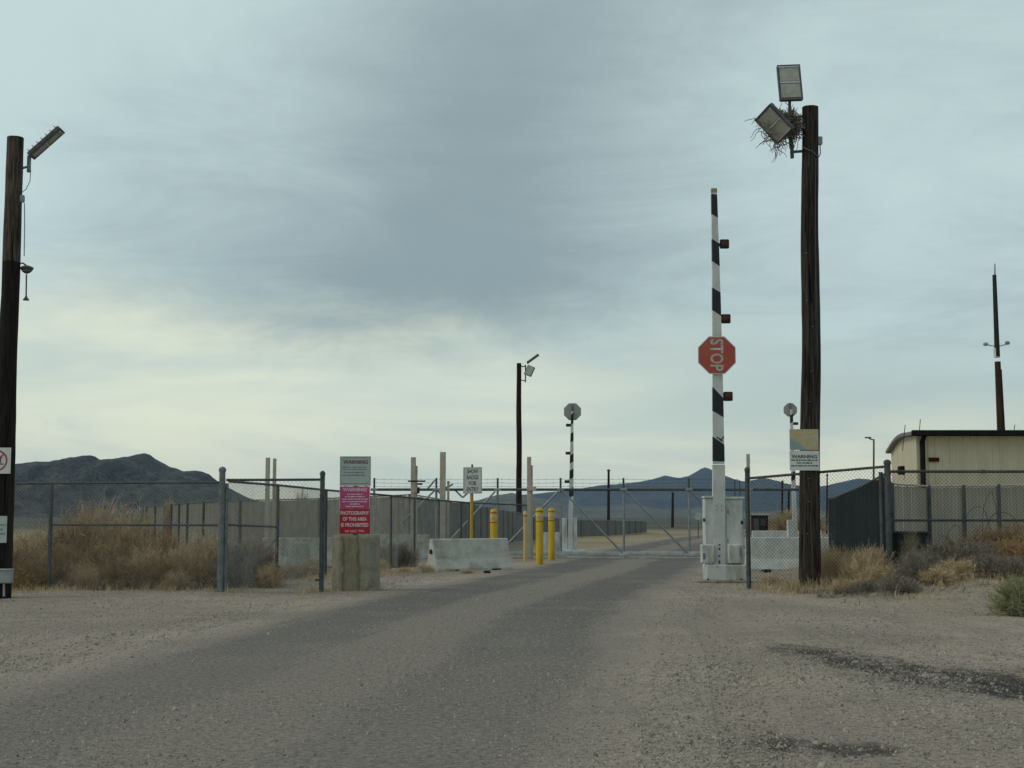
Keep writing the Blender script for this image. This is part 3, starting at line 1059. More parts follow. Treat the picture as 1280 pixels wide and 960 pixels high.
# ------------------------------------------------------------------ wooden poles
def crooked_pole(px, base_D, top_px, top_py, r0, r1, m, parent_label, cat, name='wooden_pole', z0=None, lean_y=0.0, wob=0.02, seed=0.0):
    x = GX(px, base_D)
    zg = gh(x, base_D) if z0 is None else z0
    t = thing(name, (x, base_D, zg), parent_label, cat)
    top = W(top_px, top_py, base_D)
    top.y += lean_y
    base = Vector((x, base_D, zg - 0.03))
    pts, rs = [], []
    n = 26
    for i in range(n + 1):
        k = i / n
        p = base.lerp(top, k)
        p.x += wob * mnoise.noise(Vector((k * 3.1 + seed, 0, 1))) * math.sin(math.pi * k) * 3
        p.y += wob * mnoise.noise(Vector((k * 3.1 + seed, 5, 1))) * math.sin(math.pi * k) * 3
        pts.append(p)
        rs.append((r0 + (r1 - r0) * k) * (1 + .03 * mnoise.noise(Vector((k * 22, seed, 2)))))
    mb = MB().tube(pts, rs, 20)
    # weathering checks: shallow irregular dents round the trunk
    for v in mb.v:
        k = (v.z - base.z) / (top.z - base.z)
        c = base.lerp(top, k)
        dd = Vector((v.x - c.x, v.y - c.y, 0))
        v += dd * (.06 * mnoise.noise(Vector((dd.x * 26, dd.y * 26, v.z * .8 + seed))))
    mb.build('shaft', m, t, smooth_ang=50)
    return t, base, top


def floodlight(parent, c, rot, w, h, dpt, panels=True):
    """LED floodlight: w across, h along, lens on local -Z side; rot places it"""
    c = Vector(c)
    body = MB().bbox(c, (w, h, dpt), rot, .015)
    for i in range(7):
        body.box(c + rot @ Vector((0, -h * .42 + i * h * .14, dpt * .72)), (w * .86, .012, dpt * .5), rot)
    b = body.build('housing', M['lamp_body'], parent)
    fr = MB()
    for sy in (-1, 1):
        fr.box(c + rot @ Vector((0, sy * (h / 2 - .02), -dpt / 2 - .006)), (w, .04, .012), rot)
    for sx in (-1, 1):
        fr.box(c + rot @ Vector((sx * (w / 2 - .015), 0, -dpt / 2 - .006)), (.03, h - .08, .012), rot)
    fr.build('lens_frame', M['lamp_body'], b)
    for sy in (-1, 1):
        MB().box(c + rot @ Vector((0, sy * h * .235, -dpt / 2 - .004)), (w - .07, h * .39, .006), rot).build('lens', M['lamp_lens'], b)
    br = MB().box(c + rot @ Vector((0, 0, -dpt / 2 - .007)), (w - .064, .035, .012), rot)
    br.build('trim_bar', M['lamp_trim'], b)
    MB().box(c + rot @ Vector((0, h / 2 - .045, -dpt / 2 - .014)), (w - .04, .025, .006), rot).build('top_trim', M['lamp_trim'], b)
    return b


def rotm(*cols):
    m = Matrix((cols[0], cols[1], cols[2])).transposed()
    return m


# pole beside the left-hand fence
DL = 25.4
t, base, top = crooked_pole(2, DL, 19.5, 172, .185, .145, M['pole_black'], 'tarred wooden pole with a weathered brown top beside the tumbleweed fence', 'utility pole', seed=1.0, wob=.012)
left_pole = t
a = W(25, 211, DL); e = W(36, 208, DL)
MB().tube([a, e], .022, 8).box(W(36.2, 205, DL), (.055, .06, .30)).build('lamp_bracket', M['galv'], t)
pl = W(57, 178, DL)
ax = (W(77, 160.5, DL) - W(38, 195, DL)).normalized()
up2 = Vector((-ax.z, 0, ax.x))
rot = rotm(Vector((0, 1, 0)), ax, up2)          # local x = depth, y = along, z = back
b1 = floodlight(t, pl, rot, .26, .74, .085)
MB().tube([W(38.5, 212, DL), W(37.5, 226, DL), W(33, 236, DL), W(27, 241, DL)], .008, 6).build('lamp_cable', M['grey_paint'], t, smooth_ang=60)
MB().bbox(W(28.3, 249, DL) + Vector((0, -.03, 0)), (.085, .07, .13), b=.012).build('junction_box', M['grey_paint'], t)
MB().tube([W(30.6, 254, DL), W(30.8, 286, DL), W(30.2, 320, DL)], .010, 6).build('conduit', M['grey_paint'], t)
mb = MB().tube([W(20, 329, DL), W(29, 329, DL), W(33, 332, DL)], .014, 8)
MB().tube([W(24, 345, DL), W(19.5, 351, DL), W(19, 365, DL)], .008, 6).build('camera_cable', M['galv_dark'], t, smooth_ang=60)
mb.build('camera_bracket', M['galv_dark'], t, smooth_ang=60)
cc = W(33.5, 337, DL)
k = t
cb = MB().lathe([(.03, .075), (.075, .06), (.12, .035), (.105, .0), (.085, -.03), (.05, -.06), (.015, -.075)], cc, 16).build('dome_camera', M['lamp_body'], t, smooth_ang=40)
MB().lathe([(.078, -.022), (.082, .004), (.09, .008), (.086, -.02)], cc + Vector((0, 0, -.012)), 16).build('clear_band', M['lamp_trim'], cb, smooth_ang=40)
p0, p1 = W(33, 343, DL), W(32.6, 375, DL)
MB().tube([p0, p1], .014, 8).lathe([(.016, .07), (.03, .04), (.06, .0), (.055, -.006)], p1, 12).build('hanging_antenna', M['lamp_body'], t, smooth_ang=40)
# straps and stubs on the shaft
st = MB()
for py in (363, 371, 411, 455, 487):
    q = W(20.0 - (py - 330) * .03, py, DL)
    st.tube([q + Vector((-.03, -.02, 0)), q + Vector((.03, -.03, .01))], .012, 6)
st.tube([W(19, 420, DL) + Vector((0, -.06, 0)), W(14.5, 560, DL) + Vector((0, -.06, 0))], .012, 6)
st.build('conduit_clips', M['grey_paint'], t)


def plate(parent, px0, px1, py0, py1, D, m, name='sign_plate', th=.006):
    c = (W(px0, py0, D) + W(px1, py1, D)) / 2
    w = abs(W(px1, py0, D).x - W(px0, py0, D).x)
    h = abs(W(px0, py0, D).z - W(px0, py1, D).z)
    return MB().box(c, (w, th, h)).build(name, m, parent), c, w, h


def text_part(parent, body, c, w, h, m, name='lettering', depth=.0015, rotz=0.0, bold=0.0, roll=0.0):
    cu = bpy.data.curves.new('lettering', 'FONT')
    cu.body = body
    cu.align_x = 'CENTER'
    cu.offset = bold
    cu.resolution_u = 3
    tmp = bpy.data.objects.new('lettering', cu)
    col.objects.link(tmp)
    dg = bpy.context.evaluated_depsgraph_get()
    me = bpy.data.meshes.new_from_object(tmp.evaluated_get(dg))
    bpy.data.objects.remove(tmp)
    bpy.data.curves.remove(cu)
    xs = [v.co.x for v in me.vertices]
    ys = [v.co.y for v in me.vertices]
    cx, cy = (min(xs) + max(xs)) / 2, (min(ys) + max(ys)) / 2
    sx, sy = w / (max(xs) - min(xs)), h / (max(ys) - min(ys))
    base = wloc(parent)
    cr, sr = math.cos(roll), math.sin(roll)
    cz, sz = math.cos(rotz), math.sin(rotz)
    for v in me.vertices:
        lx, lz = (v.co.x - cx) * sx, (v.co.y - cy) * sy
        lx, lz = lx * cr - lz * sr, lx * sr + lz * cr
        v.co = Vector((c[0] + lx * cz, c[1] + lx * sz, c[2] + lz)) - base
    me.materials.clear()
    me.materials.append(m)
    me.name = name
    o = bpy.data.objects.new(name, me)
    col.objects.link(o)
    o.parent = parent
    return o


def word_rows(parent, c, w, h, rows, m, seed, y, thick=.5):
    """lines of print too small to read in the photograph"""
    rnd = random.Random(seed)
    mb = MB()
    for i, frac in enumerate(rows):
        z = c.z + h / 2 - h * (i + .5) / len(rows)
        rh = h / len(rows) * thick
        x = c.x - w * frac / 2
        end = c.x + w * frac / 2
        while x < end:
            ln = min(rnd.uniform(.03, .09) * 1.2, end - x)
            if ln < .012:
                break
            mb.box((x + ln / 2, y, z), (ln, .0012, rh * rnd.uniform(.8, 1.1)))
            x += ln + .014
    return mb.build('small_print', m, parent)


def ring(parent, c, r0, r1, m, name, y, n=28):
    vs, fs = [], []
    for k in range(n):
        a = 2 * math.pi * k / n
        for r in (r0, r1):
            vs.append((c.x + r * math.cos(a), y, c.z + r * math.sin(a)))
    for k in range(n):
        j = (k + 1) % n
        fs.append((k * 2, k * 2 + 1, j * 2 + 1, j * 2))
    return MB().add(vs, fs).build(name, m, parent)


# signs fixed on the left-hand pole: the lower is plain, the upper shows a struck-out ring
DS = DL - .24
s1 = thing('prohibition_sign', W(-3, 592, DS), 'square white sign with a red prohibition ring on the tarred pole', 'sign')
p, c, w, h = plate(s1, -21, 13.5, 559.5, 592, DS, M['sign_white'])
ring(p, c, .155, .185, M['ring_red'], 'red_ring', c.y - .0045)
MB().box(c + Vector((0, -.0055, 0)), (.32, .001, .022), Matrix.Rotation(R(-45), 3, 'Y')).build('red_slash', M['ring_red'], p)
MB().box(c + Vector((-.01, -.0042, .0)), (.16, .001, .085)).box(c + Vector((.06, -.0042, .055)), (.05, .001, .03)).box(c + Vector((.075, -.0042, -.06)), (.09, .001, .02)).build('camera_symbol', M['ink'], p)
s2 = thing('notice_plate', W(-4, 679, DS), 'pale grey notice plate low on the tarred pole', 'sign')
p, c, w, h = plate(s2, -17, 8.5, 645, 678.5, DS, M['sign_grey'])
word_rows(p, c + Vector((0.03, 0, 0)), w * .8, h * .5, [.9, .7, .9], M['ink_grey'], 3, c.y - .004, .35)
s3 = thing('meter_box', W(3, 730, DS), 'small grey junction box at the foot of the tarred pole', 'box')
MB().bbox(W(7, 720, DS), (.24, .12, .25), b=.015).build('case', M['grey_paint'], s3)
MB().bbox(W(7, 712, DS) + Vector((0, -.01, 0)), (.26, .15, .03), b=.008).build('lid', M['grey_paint'], s3)
MB().tube([W(5, 728, DS), W(5, 744, DS) + Vector((0, 0, -.02))], .02, 8).build('conduit', M['grey_paint'], s3)

# big pole right of the barrier
DR = 27.4
t, base, top = crooked_pole(1011.5, DR, 1013.0, 134, .205, .155, M['pole_brown'], 'thick weathered wooden pole carrying two floodlights beside the boom barrier', 'utility pole', seed=4.0, wob=.010)
right_pole = t
MB().tube([W(1003, 189, DR), W(990, 190, DR)], .028, 8).box(W(990, 187, DR), (.06, .07, .34)).build('lamp_bracket', M['galv_dark'], t)
MB().tube([W(1003, 146, DR), W(986, 147, DR)], .025, 8).tube([W(989, 183, DR), W(987, 150, DR), W(987, 122, DR)], .03, 8).build('lamp_mast', M['galv_dark'], t)
# upper floodlight, its face tipped down toward the road
cU = W(985.5, 106.5, DR) + Vector((0, -.12, 0))
ay = (W(984.3, 84.5, DR) - W(987, 131, DR)).normalized()
axx = Vector((ay.z, 0, -ay.x))
nz = axx.cross(ay)                               # points toward the camera side or away
nz = nz if nz.y > 0 else -nz
tilt = Matrix.Rotation(R(-9), 3, axx)
axx2, ay2, nz2 = axx, tilt @ ay, tilt @ nz
if axx2.cross(ay2).dot(nz2) < 0:
    axx2 = -axx2
floodlight(t, cU, rotm(axx2, ay2, nz2), .45, .74, .09)
# lower floodlight, swung to face left and down
cD = W(966.5, 157.5, DR) + Vector((0, -.18, 0))
ay = (W(985, 138, DR) - W(946, 152, DR)).normalized()
ay = (ay * .55 + Vector((.05, -.35, -.55))).normalized()
ay = (W(970, 178, DR) - W(944, 150, DR)).normalized()
nz = Vector((.55, .52, .50)); nz = (nz - ay * nz.dot(ay)).normalized()
axx = ay.cross(nz)
floodlight(t, cD, rotm(axx, ay, nz), .52, .66, .10)
MB().tube([W(982, 155, DR), W(988, 165, DR)], .03, 8).build('lamp_knuckle', M['lamp_body'], t)
MB().bbox(W(1024.5, 176, DR), (.10, .09, .16), b=.012).build('junction_box', M['grey_paint'], t)
MB().tube([W(1025, 181, DR), W(1025.5, 192, DR), W(1022, 198, DR) + Vector((0, -.1, 0)), W(1012, 192, DR) + Vector((0, -.2, 0)), W(1003, 186, DR) + Vector((0, -.1, 0))], .011, 6).build('lamp_cable', M['galv'], t, smooth_ang=60)
# crack line of paler wood down the shaft
MB().tube([W(1008, 210, DR) + Vector((0, -.165, 0)), W(1007, 300, DR) + Vector((0, -.17, 0)), W(1009, 420, DR) + Vector((0, -.18, 0)), W(1008, 520, DR) + Vector((0, -.185, 0))], .012, 6).build('ground_wire', M['pole_mid'], t)

rnd = random.Random(31)
for k_ in range(9):
    py_ = 330 + k_ * 43 + rnd.uniform(-12, 12)
    q_ = W(1010 + rnd.uniform(-6, 6), py_, DR) + Vector((0, -.185, 0))
    MB().box(q_, (.035, .03, .012), Matrix.Rotation(rnd.uniform(-.6, .6), 3, 'Y')).build('staple', M['galv'], t)
MB().tube([W(1017.5, 200, DR) + Vector((0, -.155, 0)), W(1017, 330, DR) + Vector((0, -.165, 0)), W(1018.5, 440, DR) + Vector((0, -.17, 0)), W(1018, 536, DR) + Vector((0, -.175, 0))], .009, 6).build('lamp_conduit', M['galv_dark'], t, smooth_ang=60)
# bird's nest of twigs wedged behind the lower lamp
nst = thing('bird_nest', W(982, 178, DR), 'messy twig bird nest wedged round the lower floodlight on the pole', 'nest')
rnd = random.Random(21)
mb = MB()
cn = W(979, 157, DR) + Vector((.03, .02, 0))
for i in range(620):
    d = Vector((rnd.gauss(0, 1), rnd.gauss(0, .8), rnd.gauss(0, .8)))
    d.normalize()
    p = cn + Vector((d.x * .34, d.y * .26, d.z * .31)) * rnd.random() ** .5
    q = Vector((rnd.gauss(0, 1), rnd.gauss(0, 1), rnd.gauss(0, .7))).normalized()
    L = rnd.uniform(.08, .24)
    mid = p + Vector((rnd.gauss(0, .03), rnd.gauss(0, .03), rnd.gauss(0, .03)))
    mb.tube([p - q * L, mid, p + q * L], .0065, 4, caps=False)
mb.build('twig_mass', M['twig'], nst, kind='stuff')
mb = MB()
for px, py in ((948, 152), (951, 160), (956, 168), (962, 172), (972, 180), (976, 182), (980, 181), (969, 179), (986, 178), (992, 172), (994, 160), (945, 150), (992, 150), (990, 142), (953, 164), (974, 181), (984, 134), (965, 175)):
    for _ in range(3):
        p = W(px + rnd.uniform(-2, 2), py + rnd.uniform(-2, 2), DR) + Vector((0, -.05, 0))
        d = Vector((rnd.gauss(-.35 if px < 985 else .25, .5), rnd.gauss(0, .3), rnd.gauss(-.55, .5))).normalized()
        L = rnd.uniform(.14, .42)
        pts = [p]
        for k in range(4):
            d = (d + Vector((rnd.gauss(0, .35), rnd.gauss(0, .2), rnd.gauss(-.05, .35)))).normalized()
            pts.append(pts[-1] + d * L / 4)
        mb.tube(pts, [.008, .0075, .007, .006, .005], 4, caps=False)
mb.build('loose_twigs', M['twig'], nst, kind='stuff')

# two sign plates nailed to that pole
DSR = DR - .235
s = thing('map_sign', W(1005, 563, DSR), 'sun-bleached tan sign with a faded blue patch, upper on the pole', 'sign')
p, c, w, h = plate(s, 987, 1023, 536.5, 562.5, DSR, M['sign_tan'])
z0 = c.z - h / 2
MB().add([(c.x - w / 2 + .004, c.y - .0045, z0 + .004), (c.x + w * .08, c.y - .0045, z0 + .004), (c.x - w * .04, c.y - .0045, z0 + h * .18), (c.x - w * .18, c.y - .0045, z0 + h * .36), (c.x - w * .34, c.y - .0045, z0 + h * .45), (c.x - w / 2 + .004, c.y - .0045, z0 + h * .62)],
         [(0, 1, 2, 3, 4, 5)]).build('faded_print', M['sign_blue'], p)
word_rows(p, c + Vector((-.02, 0, h * .33)), w * .7, .06, [.8], M['pale_tape'], 6, c.y - .0045, .4)
s = thing('warning_sign', W(1005, 588, DSR), 'white warning sign below the bleached tan sign on the pole', 'sign')
p, c, w, h = plate(s, 987, 1024, 563.5, 588, DSR - .004, M['sign_white'])
text_part(p, 'WARNING', c + Vector((0, -.0045, .075)), w * .86, .066, M['ink'], bold=.03)
word_rows(p, c + Vector((0, 0, -.045)), w * .95, .16, [.95, .55, .95], M['ink'], 9, c.y - .0045, .42)


# ------------------------------------------------------------------ chain-link fences
def chain_link(p0, p1, z0, z1, parent, m=None, r=.0037, w=.036, name='chain_link_mesh'):
    """zig-zag wires between ground points p0 and p1; z0, z1 = (left, right) heights of bottom and top"""
    m = m or M['wire']
    p0, p1 = Vector(p0), Vector(p1)
    d = (p1 - p0)
    L = d.length
    d = d / L
    nrm = Vector((-d.y, d.x, 0))
    n = max(1, int(L / w))
    w = L / n
    dzs = w
    verts, faces = [], []
    for i in range(n + 1):
        k = i / n
        b0 = z0[0] + (z0[1] - z0[0]) * k
        t0 = z1[0] + (z1[1] - z1[0]) * k
        steps = int((t0 - b0) / dzs)
        first = len(verts)
        for j in range(steps + 1):
            s = 1 if (i + j) % 2 == 0 else -1
            s_pos = max(0.0, min(L, i * w + s * w / 2))
            c = p0 + d * s_pos
            z = b0 + j * dzs
            off = nrm * (r * .8 * s)
            verts += [Vector((c.x, c.y, z)) + off + d * r, Vector((c.x, c.y, z)) + off - d * r * .5 + nrm * r * .87, Vector((c.x, c.y, z)) + off - d * r * .5 - nrm * r * .87]
        for j in range(steps):
            a = first + j * 3
            for q in range(3):
                q2 = (q + 1) % 3
                faces.append((a + q, a + q2, a + 3 + q2, a + 3 + q))
    mb = MB()
    mb.v, mb.f = verts, faces
    return mb.build(name, m, parent, kind='stuff')


def post(parent, x, y, z0, z1, r, m, name='post', cap=True):
    prof = [(r, 0), (r, z1 - z0)]
    o = MB().lathe(prof, (x, y, z0), 12).build(name, m, parent, smooth_ang=40)
    if cap:
        MB().lathe([(r * 1.18, -.02), (r * 1.2, .02), (r * 1.0, .045), (r * .5, .065), (.004, .07)], (x, y, z1), 12).build('cap', m, o, smooth_ang=40)
    return o


def bands(parent, x, y, zs, r, m):
    for z in zs:
        MB().lathe([(r, -.012), (r * 1.14, -.012), (r * 1.14, .012), (r, .012)], (x, y, z), 12).build('tension_band', m, parent)


GD = M['galv_dark']
# front fence, left of the gate
DF0, DF1 = 27.9, 26.6
xP, xT, xC = GX(-70, 28.2), GX(62, DF0), GX(276, DF1)
t = thing('chain_link_fence', (xC, DF1, 0), 'chain-link fence before the tumbleweeds, between tarred pole and doubled corner post', 'fence')
post(t, xT, DF0, 0, W(62, 603, DF0).z, .038, GD, cap=False)
ctop = W(276, 588, DF1).z
pc = post(t, xC, DF1, 0, ctop, .058, M['galv'])
bands(pc, xC, DF1, [.25, .6, .95, 1.3, 1.65, 1.95], .058, M['galv'])
post(t, xC + .085, DF1 + .02, 0, W(280, 604, DF1).z, .03, M['galv'], 'gate_stop_post', cap=False)
zr = (W(-70, 605, 28.2).z, W(276, 603, DF1).z)
MB().tube([(xP, 28.2, zr[0]), (xT, DF0, W(62, 604, DF0).z), (xC, DF1, zr[1])], .024, 10).build('top_rail', GD, t, smooth_ang=60)
MB().tube([(xT, DF0, W(62, 656, DF0).z), (xC, DF1, W(276, 656.5, DF1).z)], .02, 8).build('middle_rail', GD, t, smooth_ang=60)
chain_link((xP, 28.16, 0), (xT, DF0 - .04, 0), (.04, .04), (zr[0] + .02, zr[0] + .02), t)
chain_link((xT, DF0 - .04, 0), (xC, DF1 - .04, 0), (.04, .04), (zr[0] + .02, zr[1] + .02), t)

# short front panel with its free end post
DE = 27.0
xE = GX(402, DE)
t = thing('fence_panel', (xE, DE, 0), 'short chain-link panel with a free end post left of the sign block', 'fence panel')
pe = post(t, xE, DE, 0, W(402, 593, DE).z, .045, GD)
bands(pe, xE, DE, [.3, .8, 1.3, 1.8], .045, GD)
MB().bbox((xE - .06, DE - .02, .23), (.10, .05, .04), b=.008).build('latch', GD, t)
zq = (W(284, 600, DF1).z, W(402, 599.5, DE).z)
MB().tube([(xC + .06, DF1 + .05, zq[0]), (xE, DE, zq[1])], .024, 10).build('top_rail', GD, t)
chain_link((xC + .06, DF1 + .02, 0), (xE, DE - .03, 0), (.05, .05), (zq[0] + .04, zq[1] + .04), t)

# side fence running back from the corner to the gate
side_pts = [(276, 26.8, 601.5), (346, 30.0, 606.5), (406, 34.0, 612.5), (488, 39.2, 619.5), (517.5, 42.3, 622.5), (548, 45.0, 625.5), (576, 46.6, 627.5), (586, 47.1, 628.5), (659, 48.6, 631.5)]
t = thing('side_fence', (side_pts[4][0] * 0 + GX(517, 42.3), 42.3, 0), 'dark chain-link side fence running back from the corner post to the sliding gate', 'fence')
sp3 = []
for px, D, ty in side_pts:
    sp3.append(Vector((GX(px, D), D, W(px, ty, D).z)))
sp3[0] += Vector((.1, .15, 0))
MB().tube(sp3, .024, 8).build('top_rail', GD, t, smooth_ang=60)
for i, p in enumerate(sp3):
    if i == 0:
        continue
    r = .036 if i < 8 else .06
    if i == 2:
        r = .05
    post(t, p.x, p.y, 0, p.z - .01, r, GD if i < 8 else M['galv'], cap=False)
MB().tube([(sp3[0].x, sp3[0].y, W(284, 656, 26.8).z), (sp3[1].x, sp3[1].y, W(346, 658.5, 30).z)], .02, 8).build('middle_rail', GD, t)
MB().tube([(sp3[1].x, sp3[1].y, 1.0), (sp3[1].x - .3, sp3[1].y - 1.4, .25)], .012, 6).build('brace_rod', GD, t)
for i in range(len(sp3) - 1):
    a, b2 = sp3[i], sp3[i + 1]
    chain_link((a.x, a.y - .04, 0), (b2.x, b2.y - .04, 0), (.04, .04), (a.z + .03, b2.z + .03), t, M['wire'], r=.0026)

# front fence right of the boom barrier
DG0, DG1 = 28.3, 26.6
x0, x1 = GX(935.5, DG0), GX(1112, DG1)
zg1 = gh(x1, DG1)
t = thing('chain_link_fence', (x0, DG0, 0), 'chain-link fence passing behind the thick pole, between barrier cabinet and heavy corner post', 'fence')
p = post(t, x0, DG0, 0, W(934.5, 588, DG0).z, .045, GD)
bands(p, x0, DG0, [.3, .7, 1.1, 1.5, 1.9], .045, GD)
zz0, zz1 = W(938, 598, DG0).z, W(1110, 583, DG1).z
MB().tube([(x0, DG0, zz0), (x1, DG1 + .02, zz1)], .026, 10).build('top_rail', GD, t)
chain_link((x0 + .03, DG0 + .03, 0), (x1, DG1 + .05, 0), (.03, zg1 + .02), (zz0 + .03, zz1 + .03), t, M['wire_dark'], r=.0032)

t = thing('chain_link_fence', (x1, DG1, zg1), 'chain-link fence with a middle rail before the metal building, right of the heavy corner post', 'fence')
p = post(t, x1, DG1, zg1 - .05, W(1112, 579, DG1).z, .06, GD)
bands(p, x1, DG1, [.4, .75, 1.1, 1.5, 1.9, 2.2], .06, GD)
post(t, x1 - .10, DG1 + .1, zg1 - .05, W(1107, 590, DG1).z, .04, GD, cap=False)
ends = [(1113, DG1), (1232, 26.7), (1400, 26.9)]
ptt = [Vector((GX(px, D), D, W(px, 589.5, D).z)) for px, D in ends]
MB().tube(ptt, .026, 10).build('top_rail', GD, t, smooth_ang=60)
MB().tube([Vector((GX(px, D), D, W(px, 650.5, D).z)) for px, D in ends], .022, 10).build('middle_rail', GD, t, smooth_ang=60)
for px, D in ends[2:]:
    post(t, GX(px, D), D, gh(GX(px, D), D) - .02, W(px, 588, D).z, .038, GD, cap=False)
MB().bbox((ptt[1].x, ptt[1].y, ptt[1].z), (.08, .07, .07), b=.01).build('rail_coupling', GD, t)
chain_link((ptt[0].x, DG1 - .04, 0), (ptt[2].x, 26.86, 0), (zg1 + .03, zg1 + .03), (ptt[0].z + .05, ptt[2].z + .05), t, M['wire_dark'], r=.0036)


# ------------------------------------------------------------------ slatted privacy fences
def slat_fence(name, label, pts, m_slat, m_post, m_rail=None, slat=.085, gap=.004, cat='fence', post_r=.035, rail=True, every=2.4, thick_post=None, droop=.0):
    """pts: (px, D, top_py, bottom_z)"""
    P = [Vector((GX(px, D), D, W(px, ty, D).z)) for px, D, ty, bz in pts]
    B = [q[3] for q in pts]
    t = thing(name, (P[0].x, P[0].y, B[0]), label, cat)
    for i in range(len(P) - 1):
        a, b2 = P[i], P[i + 1]
        L = (Vector((a.x, a.y, 0)) - Vector((b2.x, b2.y, 0))).length
        bays = max(1, round(L / every))
        for q in range(bays):
            k0, k1 = q / bays, (q + 1) / bays
            s, e = a.lerp(b2, k0), a.lerp(b2, k1)
            bz0, bz1 = B[i] + (B[i + 1] - B[i]) * k0, B[i] + (B[i + 1] - B[i]) * k1
            d = Vector((e.x - s.x, e.y - s.y, 0))
            n = max(2, int(d.length / slat))
            nrm = Vector((-d.y, d.x, 0)).normalized()
            mb = MB()
            for j in range(n):
                f0, f1 = (j + gap / slat) / n, (j + 1 - gap / slat) / n
                off = nrm * (.004 * random.uniform(-1, 1))
                zt0 = s.z + (e.z - s.z) * f0 - .04 + random.uniform(-.012, .012)
                zb = bz0 + (bz1 - bz0) * f0 + .03
                q0, q1 = s + d * f0 + off, s + d * f1 + off
                th = nrm * .006
                vs = [(q0.x, q0.y, zb), (q1.x, q1.y, zb), (q1.x, q1.y, zt0), (q0.x, q0.y, zt0)]
                vs += [(v[0] + th.x, v[1] + th.y, v[2]) for v in vs]
                mb.add(vs, [(0, 1, 2, 3), (7, 6, 5, 4), (0, 4, 5, 1), (3, 2, 6, 7), (0, 3, 7, 4), (1, 5, 6, 2)])
            mb.build('slat_panel', m_slat, t, kind='stuff')
            if True:
                r = post_r
                cpt = s - nrm * .05 if nrm.y > 0 else s + nrm * .05
                post(t, cpt.x, cpt.y, bz0 - .02, s.z + .03, r, m_post, cap=False)
    if rail:
        MB().tube([p + Vector((0, -.05, 0)) for p in P], .024, 8).build('top_rail', m_rail or m_post, t, smooth_ang=60)
    e = P[-1]
    post(t, e.x, e.y - .05, B[-1] - .02, e.z + .03, post_r, m_post, cap=False)
    return t


slat_fence('slat_fence', 'long tan slatted fence in the distance behind the tumbleweeds and the short panel',
           [(183, 84, 633.5, 0), (205, 78, 632, 0), (234, 70, 629, 0), (300, 62, 625.5, 0), (400, 56, 623.5, 0), (512, 51.6, 618.5, 0)], M['slat_tan'], M['galv_dark'], every=3.2, post_r=.055)
slat_fence('slat_fence', 'grey slatted fence bending away behind the badge sign and the tall pole',
           [(514, 52.5, 618, 0), (582, 57, 629.5, 0), (640, 78, 640, 0), (700, 92, 648.5, 0)], M['slat_grey'], M['galv'], every=2.8, post_r=.032)
slat_fence('slat_fence', 'low green-grey slatted fence beyond the gate at the sandy verge',
           [(690, 96, 650, 0), (760, 104, 650.5, 0), (808, 128, 651.5, 0)], M['slat_grey'], M['galv'], every=4.0, post_r=.035)
dark = slat_fence('slat_fence', 'tall dark green slatted fence running back from the heavy corner post',
                  [(1109, 27.2, 592, .2), (1080, 37, 607, .1), (1046, 55, 621.5, 0), (1037, 57, 623, 0)], M['slat_dark'], M['galv_dark'], every=2.6, post_r=.04)
slat_fence('slat_fence', 'tan slatted fence in front of the metal building with sagging white top wire',
           [(1116, 35.5, 605, .1), (1163, 36, 608, .1), (1250, 36, 607, .1), (1400, 36.5, 606, .1)], M['slat_tan2'], M['galv_dark'], M['rail_pale'], every=.9, post_r=.04)


# ------------------------------------------------------------------ sliding gate
DGT = 49.0
gz = lambda py: W(640, py, DGT).z
gx = lambda px: GX(px, DGT)
t = thing('sliding_gate', (gx(780), DGT, 0), 'long grey pipe sliding gate with diagonal braces and barbed wire across the road', 'gate')
zt, zb = gz(612), gz(692)
MB().tube([(gx(467), DGT, zt), (gx(1000), DGT, zt)], .045, 10).build('top_rail', GD, t, smooth_ang=60)
MB().bbox(((gx(545) + gx(1000)) / 2, DGT, zb), (gx(1000) - gx(545), .12, .13), b=.02).build('bottom_beam', M['gate_light'], t)
ups = [467, 545, 622, 701, 780, 862, 938]
for px in ups:
    MB().tube([(gx(px), DGT, zb if px > 500 else 0), (gx(px), DGT, zt)], .04, 10).build('upright', M['gate_steel'], t, smooth_ang=60)
    MB().tube([(gx(px), DGT, zt), (gx(px), DGT, gz(597.5))], .035, 8).build('wire_arm', M['galv_dark'], t, smooth_ang=60)
    MB().bbox((gx(px), DGT - .07, zt), (.24, .05, .09), b=.015).build('gusset', M['gate_steel'], t)
    if px > 600:
        MB().bbox((gx(px), DGT - .09, zb - .05), (.32, .10, .10), b=.015).build('skid_plate', M['gate_light'], t)
for a, b2 in (((704, 614), (778, 691)), ((783, 614), (860, 692)), ((865, 614), (937, 691)), ((698, 614), (624, 691)), ((619, 614), (548, 691)), ((543, 613), (500, 655))):
    MB().tube([(gx(a[0]), DGT - .05, gz(a[1])), (gx(b2[0]), DGT - .05, gz(b2[1]))], .033, 8).build('diagonal_brace', M['gate_steel'], t, smooth_ang=60)
for a, b2 in (((543, 600), (533, 612)), ((545, 612), (553, 620)), ((568, 612), (578, 622)), ((578, 622), (590, 611)), ((552, 612), (566, 605))):
    MB().tube([(gx(a[0]), DGT + .06, gz(a[1])), (gx(b2[0]), DGT + .06, gz(b2[1]))], .03, 8).build('truss_rod', M['gate_steel'], t, smooth_ang=60)
